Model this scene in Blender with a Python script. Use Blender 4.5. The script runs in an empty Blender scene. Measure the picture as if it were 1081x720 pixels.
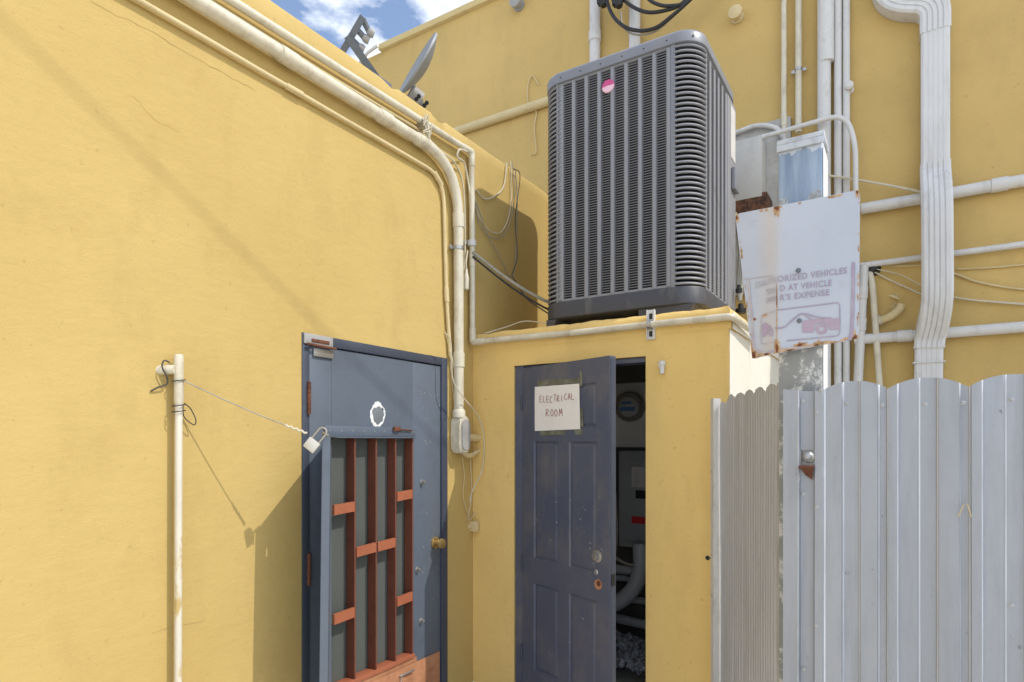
import bpy, bmesh, math, random
from mathutils import Vector, Matrix, noise
R = random.Random(7)
scene = bpy.context.scene
COL = scene.collection
rad = math.radians

# ------------------------------------------------------------------ camera
F, U0, HV = 653.0, 540.5, 465.0
YAW = rad(32.1)
CAM = Vector((0, 0, 1.55))
FW = Vector((-math.sin(YAW), math.cos(YAW), 0)); RT = Vector((math.cos(YAW), math.sin(YAW), 0))
cd = bpy.data.cameras.new('camera'); cam = bpy.data.objects.new('camera', cd); COL.objects.link(cam)
cam.location = CAM; cam.rotation_euler = (rad(90), 0, YAW)
cd.sensor_width = 36; cd.lens = F/1081*36; cd.shift_y = 105/1081.0
cd.clip_start = .05; cd.clip_end = 500
scene.camera = cam

def ray(u, v): return FW + RT*((u-U0)/F) + Vector((0, 0, (HV-v)/F))
def hit(u, v, p0, n):
    d = ray(u, v); p0 = Vector(p0); n = Vector(n)
    return CAM + d*((p0-CAM).dot(n)/d.dot(n))
def px(u, v, x): return hit(u, v, (x, 0, 0), (1, 0, 0))
def py(u, v, y): return hit(u, v, (0, y, 0), (0, 1, 0))

# ------------------------------------------------------------------ light
S = Vector((1, .20, 1.22)).normalized()
EL = math.asin(S.z); AZ = math.atan2(S.x, S.y)
w = bpy.data.worlds.new('World'); scene.world = w; w.use_nodes = True
nt = w.node_tree; nt.nodes.clear()
def N(t, **k):
    n = nt.nodes.new(t)
    for a, b in k.items(): setattr(n, a, b)
    return n
out = N('ShaderNodeOutputWorld'); bg = N('ShaderNodeBackground'); sky = N('ShaderNodeTexSky', sky_type='NISHITA', sun_disc=False)
sky.sun_elevation = EL; sky.sun_rotation = AZ; sky.air_density = 1.0; sky.dust_density = .6; sky.ozone_density = 2.2
tc = N('ShaderNodeTexCoord'); mp = N('ShaderNodeMapping'); mp.inputs['Scale'].default_value = (1, 1, 2.2); mp.inputs['Location'].default_value = (1.3, 0, 0)
nz = N('ShaderNodeTexNoise'); nz.inputs['Scale'].default_value = 3.2; nz.inputs['Detail'].default_value = 9; nz.inputs['Roughness'].default_value = .58
cr = N('ShaderNodeValToRGB'); cr.color_ramp.elements[0].position = .46; cr.color_ramp.elements[1].position = .60; cr.color_ramp.elements[0].color = (.035, .035, .035, 1)
mx = N('ShaderNodeMix', data_type='RGBA'); mx.inputs[7].default_value = (9.2, 9.2, 9.2, 1)
L = nt.links.new
L(tc.outputs['Generated'], mp.inputs[0]); L(mp.outputs[0], nz.inputs['Vector']); L(nz.outputs[0], cr.inputs[0]); L(cr.outputs[0], mx.inputs[0])
L(sky.outputs[0], mx.inputs[6]); L(mx.outputs[2], bg.inputs[0]); L(bg.outputs[0], out.inputs[0])
bg.inputs[1].default_value = .15
sd = bpy.data.lights.new('sun', 'SUN'); sd.energy = 2.0; sd.angle = rad(.5); sd.color = (1, .95, .87)
so = bpy.data.objects.new('sun', sd); COL.objects.link(so); so.rotation_euler = S.to_track_quat('Z', 'Y').to_euler()
vs = scene.view_settings
vs.view_transform = 'Standard'; vs.look = 'None'; vs.gamma = 1; vs.exposure = .56

# ------------------------------------------------------------------ materials
def lin(c):
    return tuple(((x/255)/12.92 if x/255 <= .04045 else ((x/255+.055)/1.055)**2.4) for x in c)
class MT:
    def __init__(s, name):
        s.m = bpy.data.materials.new(name); s.m.use_nodes = True; s.t = s.m.node_tree
        s.b = s.t.nodes['Principled BSDF']; s.tc = s.t.nodes.new('ShaderNodeTexCoord'); s.h = None
    def n(s, t): return s.t.nodes.new(t)
    def l(s, a, b): s.t.links.new(a, b)
    def noise(s, scale, detail=5, rough=.55, stretch=(1, 1, 1), off=(0, 0, 0), dist=0):
        m = s.n('ShaderNodeMapping'); m.inputs['Scale'].default_value = stretch; m.inputs['Location'].default_value = off
        s.l(s.tc.outputs['Object'], m.inputs[0]); q = s.n('ShaderNodeTexNoise')
        q.inputs['Scale'].default_value = scale; q.inputs['Detail'].default_value = detail; q.inputs['Roughness'].default_value = rough
        q.inputs['Distortion'].default_value = dist
        s.l(m.outputs[0], q.inputs['Vector']); return q.outputs[0]
    def ramp(s, x, a, b, lo=0, hi=1):
        r = s.n('ShaderNodeMapRange'); r.inputs[1].default_value = a; r.inputs[2].default_value = b
        r.inputs[3].default_value = lo; r.inputs[4].default_value = hi; s.l(x, r.inputs[0]); return r.outputs[0]
    def math(s, op, a, b):
        r = s.n('ShaderNodeMath'); r.operation = op
        for i, x in enumerate((a, b)):
            if hasattr(x, 'links'): s.l(x, r.inputs[i])
            else: r.inputs[i].default_value = x
        return r.outputs[0]
    def mix(s, f, a, b):
        r = s.n('ShaderNodeMix'); r.data_type = 'RGBA'
        for i, x in ((0, f), (6, a), (7, b)):
            if hasattr(x, 'links'): s.l(x, r.inputs[i])
            elif i == 0: r.inputs[0].default_value = x
            else: r.inputs[i].default_value = (*x, 1)
        return r.outputs[2]
    def axis(s, k):
        r = s.n('ShaderNodeSeparateXYZ'); s.l(s.tc.outputs['Object'], r.inputs[0]); return r.outputs[k]
    def color(s, c):
        if hasattr(c, 'links'): s.l(c, s.b.inputs['Base Color'])
        else: s.b.inputs['Base Color'].default_value = (*c, 1)
    def rough(s, x):
        if hasattr(x, 'links'): s.l(x, s.b.inputs['Roughness'])
        else: s.b.inputs['Roughness'].default_value = x
    def bump(s, h, dist, strength=1):
        b = s.n('ShaderNodeBump'); b.inputs['Distance'].default_value = dist; b.inputs['Strength'].default_value = strength
        s.l(h, b.inputs['Height'])
        if s.h is not None: s.l(s.h, b.inputs['Normal'])
        s.h = b.outputs[0]; s.l(s.h, s.b.inputs['Normal'])
def sc(c, k): return tuple(min(1, x*k) for x in c)

def painted(name, c, dirt=None, rough=.5, metal=0, amt=.5, scale=6, bump=.001, bscale=60, stretch=(1, 1, 1), dlo=.55, dhi=.75, var=.12, off=0):
    m = MT(name); o = (off, off*1.7, off*.6)
    c1 = m.mix(m.noise(scale*.6, off=o), sc(c, 1-var), sc(c, 1+var))
    if dirt is not None:
        f = m.ramp(m.noise(scale, 8, .65, stretch, o), dlo, dhi, 0, amt); c1 = m.mix(f, c1, dirt)
    m.color(c1); m.rough(m.ramp(m.noise(scale*2, off=o), .3, .7, rough-.08, rough+.1)); m.b.inputs['Metallic'].default_value = metal
    m.bump(m.noise(bscale, 4, off=o), bump); return m.m

def stucco(name, c, c2, stain, off=0, bump=.006):
    m = MT(name); o = (off, off, off)
    a = m.mix(m.ramp(m.noise(.9, 6, .6, off=o), .3, .7), c, c2)
    a = m.mix(m.ramp(m.noise(3.5, 9, .7, (1, 1, .45), o), .50, .78, 0, .5), a, stain)
    a = m.mix(m.ramp(m.noise(38, 3, .5, off=o), .66, .78, 0, .35), a, sc(stain, .7))          # little chips and pits
    a = m.mix(m.ramp(m.noise(11, 10, .75, (1, 1, 2.4), o), .62, .80, 0, .22), a, sc(c, 1.18))   # chalky rubs
    m.color(a); m.rough(.82); m.b.inputs['Specular IOR Level'].default_value = .25
    m.bump(m.noise(2.2, 3, .5, (1, 1, 1.6), o), .014, .5)
    m.bump(m.noise(11, 7, .65, (1, 1, 2.2), o), bump*.9, .6)
    m.bump(m.noise(150, 4, .6, off=o), .0012, .8)
    return m.m

YEL = (.555, .405, .150)
M = {}
M['stucco'] = stucco('yellow_stucco', YEL, (.495, .352, .122), (.40, .275, .095))
M['stucco_block'] = stucco('golden_stucco', (.82, .59, .225), (.74, .515, .18), (.55, .38, .15), 3.1)
M['stucco_back'] = stucco('back_stucco', (.63, .445, .165), (.53, .37, .135), (.42, .295, .12), 7.7)
M['white_wall'] = stucco('white_painted_wall', (.80, .78, .70), (.74, .71, .63), (.52, .48, .38), 5.0, .003)
M['coping'] = painted('coping_paint', (.62, .48, .22), (.30, .25, .16), .8, amt=.7, scale=5, bump=.004)
M['pvc'] = painted('white_pvc', (.64, .59, .46), (.33, .27, .17), .45, amt=.9, scale=11, stretch=(1, 1, .5), dlo=.47, dhi=.8)
M['pole_paint'] = painted('pole_paint', (.66, .61, .50), (.50, .36, .13), .5, amt=.95, scale=8, stretch=(1, 1, .35), dlo=.56, dhi=.62, off=9)
M['pvc_cool'] = painted('chalky_white_paint', (.62, .61, .59), (.31, .28, .24), .5, amt=.7, scale=10, stretch=(1, 1, .5), dlo=.55, dhi=.78, off=4)
M['pvc_yellow'] = painted('yellowed_conduit_paint', (.62, .50, .27), (.38, .28, .12), .55, amt=.5, scale=12, off=2)
M['blue_door'] = painted('slate_blue_metal_paint', (.108, .132, .168), (.055, .063, .075), .48, amt=.5, scale=4, bump=.0015, bscale=22, dlo=.5, dhi=.8)
M['blue_frame'] = painted('dark_slate_frame_paint', (.048, .058, .084), (.025, .028, .04), .5, amt=.6, scale=7, bump=.002, bscale=40, off=3)
def navy():
    m = MT('navy_door_paint')
    a = m.mix(m.ramp(m.noise(2.2, 6), .35, .65), (.064, .078, .128), (.092, .100, .138))
    a = m.mix(m.ramp(m.noise(5, 8, .7, (1, 1, .6), (2, 1, 0)), .48, .7, 0, .8), a, (.15, .14, .135))
    a = m.mix(m.ramp(m.noise(34, 6, .7, (1, 1, .5), (5, 1, 0)), .735, .76, 0, .7), a, (.42, .42, .45))
    m.color(a); m.rough(.48); m.bump(m.noise(45, 4, .6, (1, 1, .3)), .0012); return m.m
M['navy'] = navy()
M['rust_brown'] = painted('red_oxide_paint', (.36, .115, .055), (.16, .055, .03), .55, amt=.5, scale=14, bump=.001, bscale=90)
M['bar_shaded'] = painted('shaded_oxide_paint', (.17, .053, .03), (.08, .028, .018), .6, amt=.6, scale=14, bump=.001, bscale=90)  # same red oxide, darkened so the shade on the bars is in the colour
M['kick'] = painted('rusted_tan_steel', (.47, .22, .11), (.30, .12, .055), .7, amt=.8, scale=9, dlo=.4, dhi=.65, bump=.002)
M['mesh_grey'] = painted('grey_screen_board', (.088, .096, .086), (.05, .055, .05), .8, amt=.5, scale=5, stretch=(2, 2, .4), bump=.001, bscale=200)
M['rust'] = painted('rust', (.16, .055, .025), (.06, .025, .015), .85, amt=.8, scale=30, dlo=.4, dhi=.65)
M['steel'] = painted('worn_steel', (.45, .44, .42), (.2, .15, .1), .38, .8, amt=.5, scale=20)
M['brass'] = painted('worn_brass', (.50, .36, .15), (.2, .13, .05), .35, .85, amt=.5, scale=25)
M['lock_body'] = painted('padlock_body', (.62, .60, .55), (.3, .27, .2), .4, .3, amt=.4, scale=25)
M['white_patch'] = painted('white_filler', (.78, .78, .76), (.45, .45, .45), .8, amt=.6, scale=18)
M['grey_hole'] = painted('bare_grey_patch', (.16, .175, .19), None, .7)
M['black'] = painted('black_rubber', (.014, .014, .015), (.05, .05, .05), .5, amt=.4, scale=20)
M['wire_grey'] = painted('grey_wire', (.30, .28, .23), (.12, .1, .08), .6, amt=.5, scale=15)
M['wire_white'] = painted('dirty_white_wire', (.58, .53, .40), (.28, .22, .12), .6, amt=.6, scale=15)
M['wire_dark'] = painted('dark_wire', (.06, .055, .05), None, .6)
def acmat(name, c, off=0, rough=.46):
    return painted(name, c, (.30, .275, .22), rough, .0, amt=.38, scale=7, stretch=(1, 1, .35), bump=.0006, bscale=120, off=off, var=.07)
M['ac'] = acmat('grey_unit_paint', (.25, .255, .28))
M['ac_cap'] = acmat('grey_unit_cap_paint', (.205, .215, .245), 2, .38)
M['ac_base'] = acmat('dark_plastic_base', (.058, .060, .072), 4, .5)
M['ac_dark'] = painted('dark_coil', (.012, .012, .013), None, .6)
M['badge'] = painted('pink_badge', (.60, .10, .27), (.85, .55, .65), .35, amt=.9, scale=26, dlo=.48, dhi=.56)
def fence_mat(name, c, cd, off=0):
    m = MT(name); o = (off, off, 0)
    a = m.mix(m.ramp(m.noise(1.6, 6, .6, (1.5, 1.5, .5), o), .35, .65), c, sc(c, .86))
    a = m.mix(m.ramp(m.noise(9, 9, .7, (2.2, 2.2, .22), o), .47, .76, 0, .6), a, cd)
    a = m.mix(m.ramp(m.noise(34, 6, .7, (1, 1, .55), o), .67, .72, 0, .65), a, sc(cd, .55))
    a = m.mix(m.ramp(m.noise(22, 8, .8, (1, 1, .12), (o[0]+4, 0, 0)), .66, .70, 0, .55), a, (.62, .63, .66))
    at = m.n('ShaderNodeAttribute'); at.attribute_name = 'fold_glint'
    a = m.mix(m.math('MULTIPLY', at.outputs['Fac'], m.ramp(m.noise(5, 6, .6, (3, 3, .5), o), .3, .6, .35, .95)), a, (.80, .82, .85))  # pale lines along the folds: sky reflection painted into the colour
    m.color(a); m.b.inputs['Metallic'].default_value = .3
    m.rough(m.ramp(m.noise(7, 6, off=o), .3, .7, .33, .52))
    m.bump(m.noise(3, 3, .5, (1, 1, .35), o), .012, .35); m.bump(m.noise(90, 3, off=o), .0005); return m.m
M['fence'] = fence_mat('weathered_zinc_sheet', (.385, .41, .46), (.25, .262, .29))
M['fence_side'] = fence_mat('dull_grey_sheet', (.60, .625, .665), (.40, .405, .41), 3)
M['screw'] = painted('screw_head', (.44, .45, .47), (.3, .28, .25), .4, .6, amt=.4, scale=40)
def post_mat():
    m = MT('peeling_post_paint')
    a = m.mix(m.ramp(m.noise(11, 5, .6, (1.3, 1.3, .10)), .40, .62), (.19, .265, .38), (.36, .44, .54))
    a = m.mix(m.ramp(m.noise(26, 6, .7, (1.5, 1.5, .2), (3, 0, 0)), .58, .66, 0, .6), a, (.11, .16, .24))
    pale = m.mix(m.ramp(m.noise(16, 8, .75, (1, 1, .8), (1, 5, 2)), .43, .49), (.62, .62, .60), (.27, .28, .28))
    z = m.math('ADD', m.axis(2), m.ramp(m.noise(9, 6, .7), .3, .7, -.07, .07))
    a = m.mix(m.ramp(z, 2.42, 2.44), pale, a)
    zt = m.ramp(m.math('ADD', m.axis(2), m.ramp(m.noise(14, 6, .7), .3, .7, -.02, .02)), 2.603, 2.607)
    a = m.mix(m.math('MULTIPLY', zt, .75), a, (.62, .66, .72))
    m.color(a); m.rough(.55); m.bump(m.noise(40, 6, .7, (1, 1, .3)), .002); return m.m
M['post'] = post_mat()
M['post_pale'] = painted('pale_post_cap', (.52, .56, .62), (.16, .15, .14), .55, amt=.6, scale=14, dlo=.5, dhi=.7)
M['paper'] = painted('white_paper', (.80, .78, .75), (.62, .59, .54), .9, amt=.3, scale=10, bump=.0008, bscale=12, var=.04)
M['ink'] = painted('red_brown_marker', (.30, .055, .055), None, .8)
M['tape'] = painted('clear_aged_tape', (.20, .20, .15), (.09, .085, .05), .25, amt=.8, scale=22, dlo=.4, dhi=.6)
M['box_white'] = painted('white_box_paint', (.50, .485, .45), (.36, .33, .28), .5, amt=.5, scale=7, off=6)
M['board'] = painted('weathered_board', (.46, .45, .42), (.25, .23, .20), .8, amt=.7, scale=8, dlo=.4, dhi=.7)
M['rotten'] = painted('rotten_wood', (.17, .075, .035), (.04, .022, .014), .9, amt=.9, scale=22, dlo=.4, dhi=.6, bump=.01, bscale=30)
M['downspout'] = painted('white_downspout_paint', (.64, .635, .63), (.38, .35, .30), .45, amt=.6, scale=8, stretch=(2, 2, .25), dlo=.52, dhi=.78)
M['dish'] = painted('grey_dish_paint', (.28, .29, .30), (.14, .14, .14), .5, amt=.5, scale=9)
M['bracket'] = painted('grey_bracket_paint', (.13, .15, .18), (.06, .06, .07), .5, amt=.4, scale=14)
M['bulb_grey'] = painted('grey_plastic', (.34, .33, .32), (.2, .19, .18), .6, amt=.4, scale=14)
M['room_wall'] = painted('grey_room_wall', (.80, .80, .77), (.6, .6, .56), .85, amt=.6, scale=4)
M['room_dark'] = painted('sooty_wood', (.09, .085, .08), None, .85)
M['panel_box'] = painted('grey_panel_enamel', (.34, .36, .37), (.22, .22, .22), .45, amt=.4, scale=8)
M['grey_pvc'] = painted('grey_pvc_pipe', (.46, .48, .50), (.3, .3, .3), .5, amt=.5, scale=9)
M['red'] = painted('red_sticker', (.55, .02, .025), None, .5)
M['blue_lbl'] = painted('blue_meter_card', (.12, .25, .5), None, .5)
M['glass'] = painted('dull_glass', (.5, .52, .53), None, .12)
M['concrete'] = painted('pale_concrete', (.68, .65, .58), (.5, .47, .42), .9, amt=.6, scale=2.5, bump=.004, bscale=50)
M['roof'] = painted('grey_roofing', (.40, .39, .37), (.22, .21, .2), .9, amt=.5, scale=2)
M['foil'] = painted('crumpled_foil', (.42, .45, .49), None, .25, .6, bump=.03, bscale=40)

# ------------------------------------------------------------------ mesh builder
class MB:
    def __init__(s): s.v = []; s.f = []
    def add(s, vs, fs):
        k = len(s.v); s.v += [Vector(p) for p in vs]; s.f += [[i+k for i in f] for f in fs]; return s
    def bm(s, b):
        b.verts.index_update(); s.add([v.co.copy() for v in b.verts], [[v.index for v in f.verts] for f in b.faces]); b.free(); return s
    def box(s, x0, x1, y0, y1, z0, z1, bev=0, seg=2, mat=None):
        b = bmesh.new(); bmesh.ops.create_cube(b, size=1)
        bmesh.ops.scale(b, vec=(x1-x0, y1-y0, z1-z0), verts=b.verts); bmesh.ops.translate(b, vec=((x0+x1)/2, (y0+y1)/2, (z0+z1)/2), verts=b.verts)
        if bev: bmesh.ops.bevel(b, geom=b.edges[:], offset=bev, segments=seg, affect='EDGES', profile=.5)
        if mat: bmesh.ops.transform(b, matrix=mat, verts=b.verts)
        return s.bm(b)
    def tube(s, pts, r, seg=12, cap=True):
        pts = [Vector(p) for p in pts]; n = len(pts)
        rs = r if isinstance(r, (list, tuple)) else [r]*n
        T = []
        for i in range(n):
            a = pts[max(i-1, 0)]; b = pts[min(i+1, n-1)]; t = (b-a)
            T.append(t.normalized() if t.length > 1e-9 else Vector((0, 0, 1)))
        up = Vector((0, 0, 1)) if abs(T[0].z) < .9 else Vector((1, 0, 0))
        x = T[0].cross(up).normalized(); vs = []; fs = []
        for i in range(n):
            x = (x-T[i]*x.dot(T[i])).normalized(); y = T[i].cross(x)
            for k in range(seg):
                a = 2*math.pi*k/seg; vs.append(pts[i]+(x*math.cos(a)+y*math.sin(a))*rs[i])
        for i in range(n-1):
            for k in range(seg):
                k2 = (k+1) % seg; fs.append([i*seg+k, i*seg+k2, (i+1)*seg+k2, (i+1)*seg+k])
        if cap: fs.append(list(range(seg))[::-1]); fs.append([(n-1)*seg+k for k in range(seg)])
        return s.add(vs, fs)
    def lathe(s, p, axis, prof, seg=20):      # prof: list (t along axis, radius)
        p = Vector(p); axis = Vector(axis).normalized()
        return s.tube([p+axis*t for t, _ in prof], [max(r, 1e-4) for _, r in prof], seg) if all(abs(prof[i+1][0]-prof[i][0]) > 1e-6 for i in range(len(prof)-1)) else s.tube([p+axis*(t+1e-5*i) for i, (t, _) in enumerate(prof)], [max(r, 1e-4) for _, r in prof], seg)
    def prism(s, poly, ext):
        poly = [Vector(p) for p in poly]; e = Vector(ext); n = len(poly)
        return s.add(poly+[p+e for p in poly], [list(range(n))[::-1], [n+i for i in range(n)]]+[[i, (i+1) % n, n+(i+1) % n, n+i] for i in range(n)])
    def sphere(s, c, r, sx=1, sy=1, sz=1):
        b = bmesh.new(); bmesh.ops.create_uvsphere(b, u_segments=16, v_segments=10, radius=r)
        bmesh.ops.scale(b, vec=(sx, sy, sz), verts=b.verts); bmesh.ops.translate(b, vec=Vector(c), verts=b.verts); return s.bm(b)
    def mesh(s, name, off, ang=38):
        b = bmesh.new(); vv = [b.verts.new(p-off) for p in s.v]
        for f in s.f:
            try: b.faces.new([vv[i] for i in f])
            except ValueError: pass
        bmesh.ops.recalc_face_normals(b, faces=b.faces[:])
        for f in b.faces: f.smooth = True
        for e in b.edges:
            if len(e.link_faces) == 2 and e.calc_face_angle(0) > rad(ang): e.smooth = False
        me = bpy.data.meshes.new(name); b.to_mesh(me); b.free(); return me
OFF = {}
def obj(name, mb, mat, parent=None, label=None, ang=38):
    off = OFF[parent.name] if parent else Vector((0, 0, 0))
    o = bpy.data.objects.new(name, mb.mesh(name, off, ang)); COL.objects.link(o)
    o.data.materials.append(M[mat]); OFF[o.name] = off
    if parent: o.parent = parent
    if label: o['label'] = label
    return o
def tag(o, label, cat, group=None):
    o['label'] = label; o['category'] = cat
    if group: o['group'] = group
    return o
def solo(name, mb, mat, label, cat, group=None, ang=38):
    """a thing that is one mesh: origin moved to its lowest middle"""
    xs = [p.x for p in mb.v]; ys = [p.y for p in mb.v]; zs = [p.z for p in mb.v]
    off = Vector(((min(xs)+max(xs))/2, (min(ys)+max(ys))/2, min(zs)))
    o = bpy.data.objects.new(name, mb.mesh(name, off, ang)); COL.objects.link(o); o.location = off; o.data.materials.append(M[mat]); OFF[o.name] = off
    return tag(o, label, cat, group)
def thing(name, loc, label, cat, group=None):
    o = bpy.data.objects.new(name, None); COL.objects.link(o); o.location = loc; o.empty_display_size = .1
    OFF[o.name] = Vector(loc); return tag(o, label, cat, group)
def struct(name, mb, mat):
    o = obj(name, mb, mat); o['kind'] = 'structure'; return o

def fillet(pts, r, n=7):
    pts = [Vector(p) for p in pts]; o = [pts[0]]
    for i in range(1, len(pts)-1):
        a, b, c = pts[i-1], pts[i], pts[i+1]; d1 = (a-b); d2 = (c-b)
        rr = min(r, d1.length*.49, d2.length*.49); p = b+d1.normalized()*rr; q = b+d2.normalized()*rr
        for k in range(n+1):
            t = k/n; o.append(p*(1-t)**2+b*2*t*(1-t)+q*t*t)
    return o+[pts[-1]]
def spline(pts, n=8):
    P = [Vector(p) for p in pts]; P = [P[0]*2-P[1]]+P+[P[-1]*2-P[-2]]; o = []
    for i in range(1, len(P)-2):
        for k in range(n):
            t = k/n; a, b, c, d = P[i-1:i+3]
            o.append(.5*((2*b)+(c-a)*t+(2*a-5*b+4*c-d)*t*t+(3*b-a-3*c+d)*t**3))
    return o+[P[-2]]
def wob(p, sc_=3, amp=.004): return amp*noise.noise(Vector(p)*sc_)
def sub(pts, step=.12):
    pts = [Vector(p) for p in pts]; o = []
    for a, b in zip(pts, pts[1:]):
        n = max(1, int((b-a).length/step)); o += [a.lerp(b, k/n) for k in range(n)]
    return o+[pts[-1]]
def ring(p, axis, r, h):      # coupling sleeve
    p = Vector(p); a = Vector(axis).normalized()
    return [(p-a*h/2, p+a*h/2)]
def conduit(name, pts, r, mat, label, group, fil=.12, couplings=(), wobble=.003, cat='pipe', cr=1.16, clamps=()):
    path = fillet(pts, fil); path = [path[0]]+[p for a, p in zip(path, path[1:]) if (p-a).length > 1e-4]
    path = sub(path, .15)
    sx = R.random()*50
    path = [p+Vector((0, wob(p+Vector((sx, 0, 0)), 2.2, wobble), wob(p+Vector((0, sx, 0)), 2.2, wobble))) for p in path]
    t = thing(name, path[-1] if path[-1].z < path[0].z else path[0], label, cat, group)
    obj('pipe_run', MB().tube(path, r, 14), mat, t)
    for c in couplings:
        c = Vector(c); i = min(range(len(path)), key=lambda k: (path[k]-c).length); i = min(max(i, 1), len(path)-2)
        a = (path[i+1]-path[i-1]).normalized(); p = path[i]
        obj('coupling', MB().tube([p-a*.045, p-a*.043, p+a*.043, p+a*.045], [r*1.02, r*cr, r*cr, r*1.02], 14), mat, t)
    for c, nrm in clamps:
        c = Vector(c); i = min(range(len(path)), key=lambda k: (path[k]-c).length); i = min(max(i, 1), len(path)-2)
        a = (path[i+1]-path[i-1]).normalized(); p = path[i]; nn = Vector(nrm); b = a.cross(nn).normalized()
        m = MB(); m.tube([p-a*.012, p-a*.011, p+a*.011, p+a*.012], [r*1.01, r*1.14, r*1.14, r*1.01], 14)
        for sgn in (-1, 1):
            q = p-nn*(r*.72)+b*sgn*(r+.013)
            mat4 = Matrix((( *[a.x, b.x, nn.x], q.x), (*[a.y, b.y, nn.y], q.y), (*[a.z, b.z, nn.z], q.z), (0, 0, 0, 1)))
            m.box(-.012, .012, -.016, .016, -.004, .004, .001, 1, mat4)
        obj('strap', m, 'steel', t)
    return t

# ------------------------------------------------------------------ planes
XW = -2.33            # face of the left building
YB = 3.24             # face of the electrical room
XB = -.734            # its right side
YK = 5.10             # face of the tall building behind

# ground
struct('ground', MB().add([(-150, -150, 0), (150, -150, 0), (150, 150, 0), (-150, 150, 0)], [[0, 1, 2, 3]]), 'concrete')

# ------------------------------------------------------------------ left building
lb = thing('yellow_building', (XW-2, 1, 0), 'low yellow stucco building with a blue security door', 'building')
DY0, DY1, DZ = 1.894, 2.972, 2.048
m = MB(); T = .18
m.box(XW-T, XW, -6, DY0, 0, 3.40); m.box(XW-T, XW, DY1, YK, 0, 3.40); m.box(XW-T, XW, DY0, DY1, DZ, 3.40)
m.box(-9, XW-T, -6.0, -5.8, 0, 3.40); m.box(-9, XW-T, 4.7, YK, 0, 3.40)
obj('wall', m, 'stucco', lb)
# parapet with a worn, uneven edge
vs = []; fs = []; n = 240
for i in range(n+1):
    y = -6+(YK+6)*i/n; q = Vector((0, y*6, 0)); k = noise.noise(q)*.006+noise.noise(q*4)*.003
    chip = max(0, noise.noise(Vector((5, y*5, 1)))-.28)*.10
    vs += [(XW, y, 3.40), (XW, y, 3.462+k-chip*.5), (XW-.012-chip*.3, y, 3.482+k*.6-chip), (XW-.10, y, 3.49+k*.5), (XW-T, y, 3.48), (XW-T, y, 3.40)]
for i in range(n):
    for k in range(6): fs.append([i*6+k, i*6+(k+1) % 6, (i+1)*6+(k+1) % 6, (i+1)*6+k])
fs += [list(range(6)), [n*6+k for k in range(6)]]
obj('parapet', MB().add(vs, fs), 'stucco', lb, ang=50)
obj('roof', MB().box(-9, XW-T, -5.8, 4.7, 3.25, 3.32), 'roof', lb)
# door frame
m = MB(); fx = XW+.006
m.box(XW-.12, fx, DY0, DY0+.042, 0, DZ, .004); m.box(XW-.12, fx, DY1-.055, DY1, 0, DZ, .004); m.box(XW-.12, fx-.001, DY0+.042, DY1-.055, 2.0, DZ, .004)
obj('door_frame', m, 'blue_frame', lb)
# leaf with opening
LY0, LY1, LZ1 = DY0+.046, DY1-.06, 1.994
OY0, OY1, OZ0, OZ1 = 2.075, 2.665, .335, 1.572
LX = XW-.004; LB = LX-.055
m = MB()
m.box(LB, LX, LY0, OY0, .02, LZ1, .002); m.box(LB, LX, OY1, LY1, .02, LZ1, .002)
m.box(LB, LX, OY0, OY1, OZ1, LZ1, .0); m.box(LB, LX-.001, OY0, OY1, .02, OZ0-.012, .0)
door = obj('door', m, 'blue_door', lb)
# front skin riveted over
obj('screen_board', MB().box(LB-.012, LB-.002, OY0-.01, OY1+.01, OZ0-.02, OZ1+.01), 'mesh_grey', door)
bys = [px(u, 560, XW).y for u in (374.5, 397, 417.5, 435.5)]
for k, y in enumerate(bys):
    y = min(y, OY1-.008)
    obj('bar', MB().box(LB+.004, LX+.007, y-.005, y+.005, OZ0-.01, OZ1+(.0 if k else 0), .001, 1), 'bar_shaded', door)
edges = [OY0]+[min(y, OY1-.008) for y in bys]
def cross(i, z, tilt=.006):
    y0, y1 = edges[i]+.0075, edges[i+1]-.0075
    x0, x1 = LX-.004, LX+.012; h = .0245
    obj('cross_piece', MB().prism([(x0, y0, z-h), (x0, y1, z-h+tilt), (x0, y1, z+h+tilt), (x0, y0, z+h)], (x1-x0, 0, 0)), 'rust_brown', door)
for i, z in ((0, 1.212), (1, .985), (2, .990), (3, 1.243), (0, .680), (3, .668)): cross(i, z)
m = MB().box(LB+.002, LX+.012, OY0-.006, OY1+.006, OZ0-.012, OZ0+.012, .002)
obj('sill', m, 'rust_brown', door)
# top angle of the opening
obj('opening_trim', MB().box(LX+.001, LX+.010, OY0-.05, OY1+.01, OZ1-.002, OZ1+.05, .002).box(LX+.001, LX+.026, OY0-.02, OY1+.004, OZ1-.010, OZ1-.003, .0015), 'blue_door', door)
# rust kick plate
m = MB(); m.box(LX+.001, LX+.006, OY0-.02, LY1-.012, .03, .292, .001)
obj('kick_plate', m, 'kick', door, 'rusted tan lower sheet of the door')
obj('kick_plate', MB().box(LX+.001, LX+.0035, OY0-.02, OY1+.03, .2925, OZ0-.014, .001), 'kick', door)
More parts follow.
